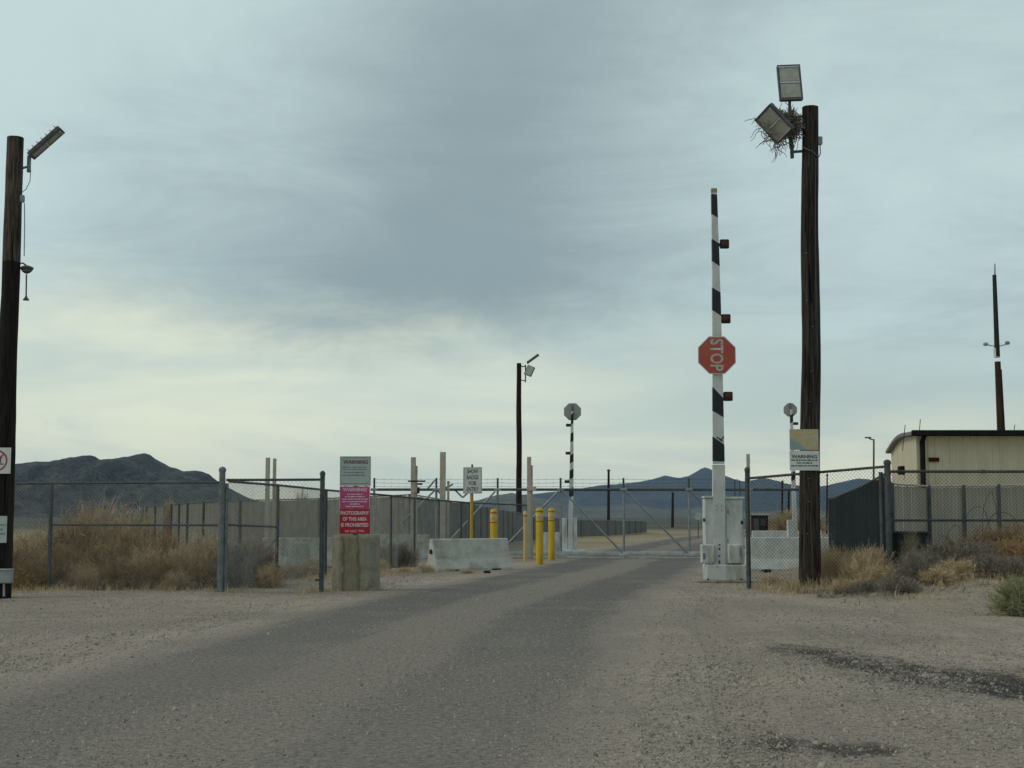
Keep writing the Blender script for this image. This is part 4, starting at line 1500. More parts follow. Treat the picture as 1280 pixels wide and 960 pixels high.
for py in (599, 603.5, 608):
    mb = MB()
    pts = []
    for i in range(len(ups) - 1):
        for k in range(6):
            f = k / 6
            px = ups[i] + (ups[i + 1] - ups[i]) * f
            pts.append((gx(px), DGT, gz(py) - .02 * math.sin(math.pi * f)))
    mb.tube(pts, .006, 4)
    x = gx(470)
    while x < gx(935):
        mb.tube([(x - .02, DGT, gz(py) - .03), (x + .02, DGT, gz(py) + .03)], .004, 3)
        x += .25
    mb.build('barbed_wire', M['galv_dark'], t)
chain_link((gx(622), DGT + .05, 0), (gx(938), DGT + .05, 0), (zb, zb), (zt, zt), t, r=.0011)
MB().bbox(((gx(640) + gx(900)) / 2, DGT + .02, .02), (gx(900) - gx(640), .35, .05), b=.01).build('ground_track', M['concrete'], t)


# tall cream guide posts
def cream_post(label, px, D, top_py, w, wd, notch, face=True, bz=0.0, bracket=None, pair=None):
    x = GX(px, D)
    z1 = W(px, top_py, D).z
    t = thing('gate_post', (x, D, bz), label, 'post')
    p = MB().bbox((x, D, (z1 + bz) / 2 - .01), (w, .10, z1 - bz + .02), b=.008).build('post', M['cream'], t)
    if notch:
        MB().bbox((x + w * .5 + .025, D + .03, (z1 - .28) / 2 + bz), (.055, .09, z1 - .28 - bz), b=.006).build('side_channel', M['cream'], t)
    if bracket:
        for by, bw in bracket:
            zz = W(px, by, D).z
            MB().bbox((x + w * .55, D - .06, zz), (bw, .10, .16), b=.01).build('bracket', M['cream'], t)
    return t


cream_post('cream steel post, left of the twin posts behind the short fence panel', 333, 45, 572, .13, .1, False)
cream_post('cream steel post, right of the twin posts behind the short fence panel', 341.5, 45.3, 573, .10, .1, False)
tp = cream_post('cream steel post carrying a dark crossbar behind the side fence', 516, 46.2, 571.5, .16, .1, True, bracket=[(613, .2)])
mb = MB().box(W(521, 601.5, 46.0), (.56, .05, .05))
mb.box(W(525, 605, 46.0), (.16, .08, .06)).box(W(523, 613, 46.0), (.08, .06, .2))
mb.build('crossbar', M['black'], tp)
cream_post('cream steel post with a short stub beside the badge sign', 553, 46.4, 565, .19, .1, False)
cream_post('cream steel post at the fence end left of the yellow bollards', 661.5, 48.2, 571, .14, .1, True, bracket=[(611, .32)])
cream_post('thin cream post behind the fence post beside the boom barrier cabinet', 937, 48.0, 567.5, .11, .08, False)
th = thing('stub_post', (GX(560, 46.6), 46.6, 0), 'short cream stub post against the tall post by the badge sign', 'post')
MB().bbox((GX(560, 46.6), 46.6, W(560, 601, 46.6).z / 2), (.075, .08, W(560, 601, 46.6).z), b=.006).build('post', M['cream'], th)
MB().bbox((GX(560, 46.6), 46.58, W(560, 602, 46.6).z), (.085, .09, .03), b=.006).build('cap', M['cream'], th)


# ------------------------------------------------------------------ concrete barriers
def jersey(label, x, y, ang, L, m, hgt=.81, wb=.61, name='concrete_barrier', z=0.0, sc=1.0):
    t = thing(name, (x, y, z), label, 'barrier')
    c, s = math.cos(ang), math.sin(ang)
    k = wb / .61
    prof = [(-.305 * k, 0), (.305 * k, 0), (.305 * k, .075), (.17 * k, .33), (.085 * k, hgt - .02), (.065 * k, hgt), (-.065 * k, hgt), (-.085 * k, hgt - .02), (-.17 * k, .33), (-.305 * k, .075)]
    if hgt < .6:
        prof = [(-.2, 0), (.2, 0), (.12, hgt), (-.12, hgt)]

    def fn(a, b2, tt):
        return Vector((x + tt * c - a * s, y + tt * s + a * c, z + b2 - .01))
    mb = MB()
    n = 8
    for i in range(n):
        pass
    mb.prism(prof, fn, -L / 2, L / 2)
    mb.build('body', m, t)
    for f in (-.28, .28):
        mb = MB()
        mb.prism([(-.315 * k, .0), (.315 * k, .0), (.315 * k, .05), (-.315 * k, .05)], fn, f * L - .14, f * L + .14)
        mb.build('fork_slot', M['black'], t)
    return t


jx = (GX(538, 37.4) + GX(636, 38.2)) / 2
jb = jersey('pale concrete traffic barrier in front of the badge sign', jx - .03, 38.2, R(35), 2.35, M['barrier'], hgt=.84)
ex = GX(536, 37.4)
MB().tube([(jx - .03 - 1.15 * math.cos(R(35)), 38.2 - 1.15 * math.sin(R(35)), .5), (jx - .03 - 1.21 * math.cos(R(35)), 38.2 - 1.21 * math.sin(R(35)), .5)], .06, 10).build('end_loop', M['black'], jb)
jersey('concrete barrier lying across behind the chain-link right of the boom barrier', GX(984, 37.6), 37.6, R(-1), 2.12, M['concrete_white'], hgt=.88)
jersey('low pale concrete kerb wall farther behind the boom barrier', GX(984, 60), 60, R(3), 2.9, M['concrete_white'], hgt=.84)
jersey('grey concrete barrier row behind the short fence panel', GX(384, 40.5), 40.5, R(2), 2.5, M['concrete'], hgt=.83)
jersey('concrete barrier seen end-on behind the short fence panel', GX(368, 36.6), 37.4, R(86), 1.6, M['concrete'], hgt=.74, wb=.5)
jersey('pale concrete barrier half hidden behind the stained sign block', GX(487, 47.5), 47.5, R(4), 2.6, M['concrete'], hgt=.83)
jersey('white barrier seen end-on between the two front bollards', GX(681.5, 53.5), 53.5, R(84), 1.2, M['concrete_white'], hgt=.83, wb=.42)
jersey('white barrier seen end-on right of the far yellow bollard', GX(696, 54.5), 54.5, R(84), 1.2, M['concrete_white'], hgt=.83, wb=.42)

# sign block and its three boards
DB = 27.4
xb = GX(442.5, DB)
t = thing('concrete_block', (xb, DB, 0), 'stained chamfered concrete block standing on the gravel under the warning signs', 'concrete block')
zt = W(442, 669, DB).z
mb = MB()
hw, hd, ch = .435, .40, .16
octo = [(-hw, -hd + ch), (-hw + ch, -hd), (hw - ch, -hd), (hw, -hd + ch), (hw, hd - ch), (hw - ch, hd), (-hw + ch, hd), (-hw, hd - ch)]
rings = [(0.985, -.02), (1.0, .10), (1.0, zt - .05), (.965, zt)]
vs = [(xb + a * s, DB + hd + b2 * s, z) for s, z in rings for a, b2 in octo]
fs = [(k * 8 + i, k * 8 + (i + 1) % 8, k * 8 + 8 + (i + 1) % 8, k * 8 + 8 + i) for k in range(3) for i in range(8)] + [tuple(range(24, 32))]
mb.add(vs, fs)
mb.build('block', M['block'], t)
yS = DB + .12
stx = GX(443.5, yS)
stand = thing('sign_stand', (stx, yS + .05, zt), 'steel backing post holding the three warning signs over the block', 'sign post')
MB().box((stx, yS + .06, (zt + W(443, 571, yS).z) / 2), (.09, .05, W(443, 571, yS).z - zt)).build('post', M['galv'], stand)
MB().box((stx - .2, yS + .028, (zt + 1.9) / 2 + .4), (.03, .02, 1.1)).box((stx + .2, yS + .028, (zt + 1.9) / 2 + .4), (.03, .02, 1.1)).build('backing_strip', M['galv'], stand)
s = thing('warning_sign', W(444, 608, yS), 'grey-white warning sign, top of the three boards above the block', 'sign')
p, c, w, h = plate(s, 425, 463.5, 570.5, 607.5, yS, M['sign_grey'])
mb = MB()
for sx in (-1, 1):
    mb.box(c + Vector((sx * (w / 2 - .01), -.004, 0)), (.02, .006, h))
mb.box(c + Vector((0, -.004, h / 2 - .01)), (w - .04, .006, .02))
mb.build('frame', M['sign_back'], p)
text_part(p, 'WARNING', c + Vector((0, -.0045, h * .31)), w * .80, .075, M['ink_red'], bold=.03)
word_rows(p, c + Vector((-.01, 0, h * .10)), w * .84, .085, [.96, .9], M['ink_grey'], 2, c.y - .0045, .4)
word_rows(p, c + Vector((-.02, 0, -h * .09)), w * .80, .10, [.8, .95], M['ink_grey'], 4, c.y - .0045, .4)
MB().box(c + Vector((0, -.0045, -h * .42)), (w * .84, .0012, .012)).build('rule', M['ink_grey'], p)
s = thing('warning_sign', W(443, 636, yS), 'faded magenta warning sign, middle of the three boards', 'sign')
p, c, w, h = plate(s, 424.5, 462.5, 608, 635.7, yS - .002, M['sign_pink'])
mb = MB()
for sx in (-1, 1):
    mb.box(c + Vector((sx * (w / 2 - .006), -.004, 0)), (.008, .002, h - .01))
mb.build('border', M['ink_pink'], p)
text_part(p, 'WARNING!', c + Vector((0, -.0045, h * .36)), w * .80, .07, M['ink_pink'], bold=.03)
word_rows(p, c + Vector((0, 0, -h * .13)), w * .92, h * .66, [.55, .7, .92, .88, .35, .65], M['ink_pink'], 7, c.y - .0045, .42)
s = thing('photography_sign', W(443, 667, yS), 'red photography prohibited sign, lowest of the three boards', 'sign')
p, c, w, h = plate(s, 424.5, 462.5, 636.2, 667.3, yS - .002, M['sign_red'])
for i, tx in enumerate(('PHOTOGRAPHY', 'OF THIS AREA', 'IS PROHIBITED')):
    text_part(p, tx, c + Vector((0, -.0045, h * (.34 - .24 * i))), w * (.94, .80, .90)[i], .072, M['ink_pink'], bold=.028)
text_part(p, '18 USC 795', c + Vector((.0, -.0045, -h * .39)), w * .62, .042, M['ink_pink'], bold=.006)


# ------------------------------------------------------------------ badge sign and bollards
DBS = 40.5
xs_ = GX(589.5, DBS)
t = thing('badge_sign', (xs_, DBS, 0), 'white sign asking to show badge for entry on a yellow post', 'sign')
MB().tube([(xs_ - .01, DBS, -.02), (xs_, DBS, W(589, 617, DBS).z)], .048, 10).build('yellow_post', M['yellow_dirty'], t, smooth_ang=60)
MB().tube([(xs_, DBS, W(589, 618, DBS).z), (xs_ + .01, DBS, W(590, 580.5, DBS).z)], .028, 8).build('upper_post', M['galv_dark'], t, smooth_ang=60)
p, c, w, h = plate(t, 579, 602.5, 584, 617, DBS - .05, M['sign_white'])
mb = MB()
for sx in (-1, 1):
    mb.box(c + Vector((sx * (w / 2 - .022), -.0045, 0)), (.012, .0015, h - .04))
for sz in (-1, 1):
    mb.box(c + Vector((0, -.0045, sz * (h / 2 - .022))), (w - .056, .0015, .012))
mb.build('border', M['ink_grey'], p)
for i, tx in enumerate(('SHOW', 'BADGE', 'FOR', 'ENTRY')):
    text_part(p, tx, c + Vector((0, -.0045, h * (.34 - .225 * i))), w * (.58, .62, .42, .62)[i], .118, M['ink'], bold=.02)


def bollard(label, px, base_py, top_py, D, dia):
    x = GX(px, D)
    z1 = W(px, top_py, D).z
    r = dia / 2
    t = thing('bollard', (x, D, 0), label, 'bollard', 'yellow bollards at the gate')
    MB().lathe([(r, -.02), (r, z1 - .08), (r * .93, z1 - .045), (r * .7, z1 - .015), (r * .35, z1 - .003), (.01, z1)], (x, D, 0), 20).build('sleeve', M['yellow'], t, smooth_ang=40)
    H = z1
    for za, zb_, m in ((H - .13, H - .095, 'rust_tape'), (H - .42, H - .385, 'rust_tape'), (H - .32, H - .19, 'pale_tape')):
        MB().lathe([(r * 1.012, za), (r * 1.03, za + .004), (r * 1.03, zb_ - .004), (r * 1.012, zb_)], (x, D, 0), 20).build('reflective_band', M[m], t, smooth_ang=30)
    MB().box((x, D - r - .002, H - .255), (r * .9, .004, .08)).build('worn_label', M['cream'], t)


bollard('yellow bollard mostly hidden behind the concrete barrier', 617, 672, 636, 43.0, .215)
bollard('yellow bollard in front, second from the road edge, full height in view', 674.5, 706, 634.5, 42.6, .22)
bollard('yellow bollard nearest the road, just inside the gate line', 689.5, 692, 635, 46.6, .215)
xq = GX(656.5, 46)
t = thing('pipe_post', (xq, 46, 0), 'thin dull yellow pipe post left of the end gate post', 'post')
MB().lathe([(.06, -.02), (.06, 1.45), (.065, 1.45), (.065, 1.52), (.03, 1.58), (.005, 1.6)], (xq, 46, 0), 12).build('pipe', M['pale_tape'], t, smooth_ang=40)
MB().lathe([(.062, 1.42), (.068, 1.42), (.068, 1.455), (.062, 1.455)], (xq, 46, 0), 12).build('collar', M['rust_tape'], t)


# ------------------------------------------------------------------ boom barriers
def octagon(parent, c, r, m, name, y0, y1, ang=math.pi / 8):
    poly = [(r * math.cos(ang + k * math.pi / 4), r * math.sin(ang + k * math.pi / 4)) for k in range(8)]
    return MB().prism(poly, lambda a, b2, tt: Vector((c.x + a, tt, c.z + b2)), y0, y1).build(name, m, parent)


def near_boom():
    D = 31.2
    x = GX(899, D)
    t = thing('boom_barrier', (GX(905, D), D, 0), 'raised black and white boom barrier with a stop sign beside the thick pole', 'boom barrier')
    Wd = lambda px, py: W(px, py, D)
    # raised arm: tapering hollow box
    prof = [(712, 898.6, 15.0), (580, 898.2, 14.2), (450, 896.6, 12.0), (330, 894.6, 8.8), (240, 892.4, 6.6)]

    def at(py):
        cx = lerp_pts([(q[0], q[1]) for q in prof[::-1]], py)
        w = lerp_pts([(q[0], q[2]) for q in prof[::-1]], py)
        return cx, w

    def sleeve(pyl, pyr, pyl2, pyr2, grow, dep):
        """front/back faces with slanted ends"""
        vs = []
        for (pl_, pr_) in ((pyl, pyr), (pyl2, pyr2)):
            for y in (D - dep, D + dep):
                cl, wl_ = at(pl_)
                cr, wr = at(pr_)
                a = Wd(cl - wl_ / 2, pl_)
                b3 = Wd(cr + wr / 2, pr_)
                vs.append((a.x - grow, y, a.z))
                vs.append((b3.x + grow, y, b3.z))
        # order: 0 Lf,1 Rf,2 Lb,3 Rb (upper) 4..7 (lower)
        return vs, [(0, 1, 5, 4), (3, 2, 6, 7), (2, 0, 4, 6), (1, 3, 7, 5), (0, 2, 3, 1), (4, 5, 7, 6)]
    mb = MB()
    cuts = [240, 330, 450, 580]
    for a, b2 in zip(cuts, cuts[1:]):
        mb.add(*sleeve(a, a, b2, b2, 0, .055))
    arm = mb.build('arm', M['arm_white'], t)
    mb = MB().add(*sleeve(581, 581, 711, 711, .006, .075))
    mb.build('arm_root', M['arm_white'], t)
    for (l0, r0, l1, r1) in ((243, 244, 268, 273), (299, 305, 327, 333.5), (360, 366, 388, 395.5), (484, 498, 514, 522), (546, 556, 576.5, 577)):
        mb = MB().add(*sleeve(l0, r0, l1, r1, .003, .0585))
        mb.build('black_stripe', M['arm_black'], arm)
    mb = MB()
    a1, b1_ = Wd(896, 545), Wd(904, 555)
    mb.box(Wd(899, 549) + Vector((0, -.06, 0)), (.16, .006, .028), Matrix.Rotation(R(38), 3, 'Y'))
    mb.box(Wd(902.5, 548) + Vector((0, -.0625, 0)), (.10, .006, .024), Matrix.Rotation(R(-45), 3, 'Y'))
    mb.build('torn_tape', M['arm_black'], arm)
    MB().add(*sleeve(236, 236, 241, 241, .004, .06)).build('arm_tip', M['weed_green'], arm)
    # print and slots low on the arm
    mb = MB()
    for py, hh in ((681, .03), (686, .05), (695, .03), (702.5, .07), (708, .04)):
        mb.box(Wd(898.7, py) + Vector((0, -.0765, 0)), (.035, .003, hh))
    mb.build('maker_label', M['ink'], t)
    mb = MB()
    for py in (632, 638):
        for dx_ in (-3, 3):
            mb.lathe([(.012, 0), (.012, .012)], Wd(898.5 + dx_, py) + Vector((0, -.075, 0)), 8, Matrix.Rotation(R(90), 3, 'X'))
    mb.build('bolt', M['galv'], t)
    # lights bracketed to the arm
    for px, py in ((905.5, 305), (907.3, 398.5), (910, 495.5)):
        c = Wd(px, py)
        o = MB().bbox(c, (.20, .09, .20), b=.015).build('warning_light', M['black'], t)
        MB().lathe([(.075, 0), (.07, .016), (.04, .026)], c + Vector((0, -.045, 0)), 14, Matrix.Rotation(R(90), 3, 'X')).build('lens', M['red_lens'], o, smooth_ang=40)
        cx, w = at(py)
        MB().box(Wd(cx + w / 2 + 1, py + 1), (.09, .05, .07)).build('bracket', M['arm_black'], o)
    # stop sign
    c = Wd(895.3, 444.5)
    rr = .445
    pl_ = octagon(t, c, rr, M['sign_white'], 'stop_sign', D - .10, D - .094)
    octagon(pl_, c, rr * .955, M['stop_red'], 'red_face', D - .1025, D - .1005)
    text_part(pl_, 'STOP', c + Vector((0, -.105, 0)), .70, .29, M['stop_letter'], bold=.022, roll=-math.pi / 2)
    mb = MB()
    for ax_ in (-.32, .32):
        mb.lathe([(.014, 0), (.014, .008)], c + Vector((ax_, -.1025, 0)), 8, Matrix.Rotation(R(90), 3, 'X'))
    mb.build('bolt', M['galv'], pl_)
    # cabinets
    def cab(px0, px1, py0, py1, y, dep, m, name, bev=.015):
        a, b3 = Wd(px0, py0), Wd(px1, py1)
        cc_ = Vector(((a.x + b3.x) / 2, y, (a.z + b3.z) / 2))
        return MB().bbox(cc_, (abs(b3.x - a.x), dep, abs(a.z - b3.z)), b=bev).build(name, m, t)
    c1 = cab(880.5, 892.5, 623, 704, D + .16, .42, M['white_paint'], 'cabinet')
    c2 = cab(906, 929.5, 624, 705, D + .16, .42, M['white_paint'], 'cabinet')
    a = Wd(917.5, 622.5)
    MB().bbox(a + Vector((0, .16, .0)), (.44, .46, .05), b=.01).build('lid', M['white_paint'], c2)
    a = Wd(886.5, 621.5)
    MB().bbox(a + Vector((0, .16, .0)), (.24, .46, .05), b=.01).build('lid', M['white_paint'], c1)
    cab(893, 906, 628, 700, D + .22, .16, M['grey_paint'], 'pivot_housing')
    MB().box(Wd(927, 653) + Vector((0, -.06, 0)), (.05, .03, .07)).build('handle', M['black'], c2)
    MB().box(Wd(879.5, 650) + Vector((0, -.06, 0)), (.04, .03, .08)).build('handle', M['black'], c1)
    MB().bbox(Wd(917.8, 663) + Vector((0, -.052, 0)), (.34, .012, 1.0), b=.005).build('door_panel', M['white_paint'], c2)
    for hz_ in (640, 676):
        MB().tube([Wd(909.3, hz_) + Vector((0, -.062, -.04)), Wd(909.3, hz_) + Vector((0, -.062, .04))], .012, 6).build('hinge', M['galv'], c2)
    b1_ = cab(875, 891.5, 680.5, 703.5, D - .12, .24, M['white_paint'], 'counterweight')
    MB().box(Wd(878.5, 695) + Vector((0, -.243, 0)), (.05, .008, .13)).build('slot', M['ink_grey'], b1_)
    b2_ = cab(909, 925, 680.5, 704, D - .12, .24, M['white_paint'], 'counterweight')
    MB().box(Wd(923.5, 690) + Vector((0, -.243, 0)), (.035, .008, .2)).build('slot', M['ink_grey'], b2_)
    cab(881, 931.5, 705.5, 725, D + .05, .62, M['white_paint'], 'plinth')
    mb = MB()
    for px in (884.5, 926):
        mb.lathe([(.03, 0), (.03, .06), (.018, .06), (.018, .09)], Vector((GX(px, D - .27), D - .285, .0)), 8)
    mb.build('anchor_bolt', M['black'], t)
    MB().bbox((GX(902, D), D + .05, .02), (1.2, .95, .07), b=.02).build('concrete_pad', M['block'], t)
    mb = MB()
    for px in (919.8, 926):
        mb.tube([(GX(px, D + .25), D + .25, W(px, 622, D).z), (GX(px, D + .25), D + .25, W(px, 600, D).z)], .012, 6)
    mb.build('aerial', M['galv_dark'], t)


near_boom()


def far_boom(label, px, D, oct_c, oct_r, arm_pts, stripes, lights, base, side, cabs=True, m_sign='sign_back'):
    x = GX(px, D)
    t = thing('boom_barrier', (x, D, 0), label, 'boom barrier')
    Wd = lambda a, b2: W(a, b2, D)

    def at(py):
        cx = lerp_pts([(q[0], q[1]) for q in arm_pts], py)
        w = lerp_pts([(q[0], q[2]) for q in arm_pts], py)
        return cx, w

    def piece(y0, y1, grow, slant=0):
        vs = []
        for py in (y0, y1):
            cx, w = at(py)
            for yy in (D - .05 - grow, D + .05 + grow):
                for s in (-1, 1):
                    q = Wd(cx + s * w / 2, py + (slant if s > 0 else -slant))
                    vs.append((q.x + s * grow, yy, q.z))
        return vs, [(0, 1, 5, 4), (3, 2, 6, 7), (2, 0, 4, 6), (1, 3, 7, 5), (0, 2, 3, 1), (4, 5, 7, 6)]
    mb = MB()
    ys = [q[0] for q in arm_pts]
    for a, b2 in zip(ys, ys[1:]):
        mb.add(*piece(a, b2, 0))
    arm = mb.build('arm', M['arm_white'], t)
    for a, b2 in stripes:
        MB().add(*piece(a, b2, .003, -1.3)).build('black_stripe', M['arm_black'], arm)
    for lx, ly in lights:
        o = MB().bbox(Wd(lx, ly), (.19, .12, .11), b=.012).build('warning_light', M['black'], t)
        cx, w = at(ly)
        MB().box((Wd(lx, ly) + Wd(cx, ly)) / 2, (abs(Wd(lx, ly).x - Wd(cx, ly).x), .04, .05)).build('bracket', M['black'], o)
    c = Wd(*oct_c)
    pl_ = octagon(t, c, oct_r, M[m_sign], 'stop_sign', D + .07, D + .076)
    MB().bbox(Wd(oct_c[0], oct_c[1] - 1) + Vector((0, .055, 0)), (.09, .025, .5), b=.006).build('sign_bracket', M['galv'], pl_)
    mb = MB()
    for sz in (-.2, .2):
        mb.lathe([(.015, 0), (.015, .01)], c + Vector((.0, .07, sz)), 8, Matrix.Rotation(R(90), 3, 'X'))
    mb.build('bolt', M['black'], pl_)
    if cabs:
        for (a0, a1, b0, b3, yy) in base:
            a, e = Wd(a0, b0), Wd(a1, b3)
            MB().bbox(((a.x + e.x) / 2, D + yy, (a.z + e.z) / 2), (abs(e.x - a.x), .4, abs(a.z - e.z)), b=.015).build('cabinet', M['white_paint'], t)
        q = Wd(oct_c[0] + side, 690)
        MB().bbox((x + .1, D, .06), (1.0, .7, .14), b=.02).build('plinth', M['white_paint'], t)
    return t


far_boom('raised striped boom barrier behind the gate, seen with the blank back of its sign', 713, 56, (715.7, 514.5), .36,
         [(514, 715.3, 2.6), (560, 714.8, 4.2), (622, 714, 5.4), (650, 713.2, 5.6), (689, 712.6, 6.2)],
         [(517, 530), (541, 552), (568, 578), (587, 598), (610, 621)],
         [(710.5, 531.5), (710, 566.5), (708.8, 602)],
         [(702.3, 709, 647.5, 688, .15), (717, 721.5, 647, 687, .15)], 2)
far_boom('second raised boom barrier whose round-looking sign back peeps out beside the thick pole', 990, 57.5, (988.3, 512.3), .29,
         [(512, 989, 3.0), (560, 990.5, 4.2), (640, 993, 5.4), (690, 995, 6.0)],
         [(518, 528), (540, 551), (566, 577), (590, 600)], [(994.5, 529.5), (996, 565)], [(985, 992, 650, 688, .15)], 2, m_sign='sign_back')


# ------------------------------------------------------------------ far poles and lamps
t, base, top = crooked_pole(648.6, 86, 648.8, 454, .185, .14, M['pole_mid'], 'tall dark pole with two floodlights behind the concrete barrier', 'utility pole', seed=7.0, wob=.02)
DM = 86
MB().tube([W(651, 458, DM), W(657, 458, DM)], .035, 6).tube([W(657, 456, DM), W(656.8, 478, DM)], .04, 6).tube([W(651, 475, DM), W(657, 476, DM)], .03, 6).build('lamp_bracket', M['lamp_body'], t)
ax = (W(674, 442.5, DM) - W(658, 454, DM)).normalized()
floodlight(t, W(666, 448.5, DM), rotm(Vector((0, 1, 0)), ax, Vector((-ax.z, 0, ax.x))), .5, .85, .10)
ay = (W(665.5, 458, DM) - W(660, 470, DM)).normalized()
nzv = Vector((.45, .75, .3)); nzv = (nzv - ay * nzv.dot(ay)).normalized()
floodlight(t, W(662, 464, DM) + Vector((0, -.15, 0)), rotm(ay.cross(nzv), ay, nzv), .48, .62, .10)

DP = 96
x = GX(1251, DP)
t = thing('wooden_pole', (x, DP, 0), 'tall two-stage pole with two small lamps rising behind the metal building', 'utility pole')
MB().tube([(x + .15, DP, -.02), W(1250.5, 540, DP), W(1247, 452, DP)], [.24, .22, .2], 14).build('lower_shaft', M['pole_red'], t, smooth_ang=50)
MB().tube([W(1250, 462, DP) + Vector((.02, -.1, 0)), W(1249.5, 540, DP) + Vector((.3, -.05, 0))], .07, 8).build('conduit', M['pole_red'], t)
MB().tube([W(1246, 446, DP) + Vector((0, -.1, 0)), W(1242.3, 344, DP) + Vector((0, -.1, 0))], [.18, .13], 12).build('upper_shaft', M['pole_green'], t, smooth_ang=50)
MB().tube([W(1243, 350, DP) + Vector((0, -.1, 0)), W(1243, 330, DP) + Vector((0, -.1, 0))], [.06, .035], 8).build('spike', M['galv'], t)
MB().lathe([(.21, 0), (.21, .62)], W(1245.8, 447, DP) + Vector((0, -.05, 0)), 14).build('splice_collar', M['sign_white'], t, smooth_ang=40)
MB().tube([W(1234, 431, DP), W(1246, 433.5, DP), W(1258, 430.5, DP)], .03, 6).build('crossarm', M['galv'], t)
for px, py in ((1232, 430), (1259.3, 428.5)):
    c = W(px, py, DP)
    MB().lathe([(.03, .12), (.14, .08), (.17, -.02), (.12, -.12), (.02, -.13)], c, 12).build('lamp', M['grey_paint'], t, smooth_ang=40)

DQ = 112
xq = GX(1092.5, DQ)
t = thing('street_lamp', (xq, DQ, 0), 'slim street lamp with one arm left of the metal building', 'street lamp')
MB().tube([(xq, DQ, -.02), W(1092.3, 549, DQ)], [.10, .065], 10).build('pole', M['galv_dark'], t, smooth_ang=50)
MB().tube([W(1092.3, 550, DQ), W(1088, 548.8, DQ), W(1085, 547, DQ)], .05, 6).build('arm', M['galv_dark'], t, smooth_ang=50)
MB().bbox(W(1085, 547, DQ), (.5, .2, .1), b=.03).build('lamp_head', M['galv_dark'], t)


def slim_pole(px, D, top_py, r, label, cross=None, lampx=None):
    x = GX(px, D)
    t = thing('slim_pole', (x, D, 0), label, 'pole')
    top = W(px, top_py, D)
    MB().tube([(x, D, -.05), top], [r, r * .7], 8).build('shaft', M['pole_mid'], t, smooth_ang=50)
    MB().lathe([(r * .9, -.1), (r * 1.1, -.05), (r * 1.1, .05), (r * .3, .14)], top, 8).build('cap', M['galv_dark'], t)
    if lampx:
        MB().tube([top, W(px + lampx, top_py - .5, D), W(px + lampx, top_py + 4, D)], r * .6, 6).build('arm', M['galv_dark'], t)
    return t


slim_pole(760.8, 180, 588, .20, 'slim dark pole seen through the gate, tallest behind the braces')
slim_pole(841, 190, 616, .20, 'shorter slim pole seen through the gate beside the last upright')
slim_pole(978, 150, 602, .13, 'slim pole seen left of the thick pole, thinner of the close trio')
slim_pole(986, 120, 613, .12, 'slim pole with a bent lamp arm seen left of the thick pole', lampx=5)
slim_pole(1034, 120, 594, .08, 'slim pole standing between thick pole and dark slatted fence')

for px, D, label in ((873, 92, 'small road sign on a thin stake seen beyond the gate beside the cabinet'),):
    x = GX(px, D)
    t = thing('road_sign', (x, D, 0), label, 'sign')
    MB().tube([(x, D, -.02), W(px, 641, D)], .03, 6).build('stake', M['galv_dark'], t)
    octagon(t, W(px, 645.5, D), .26, M['sign_grey'], 'sign_plate', D - .05, D - .045)


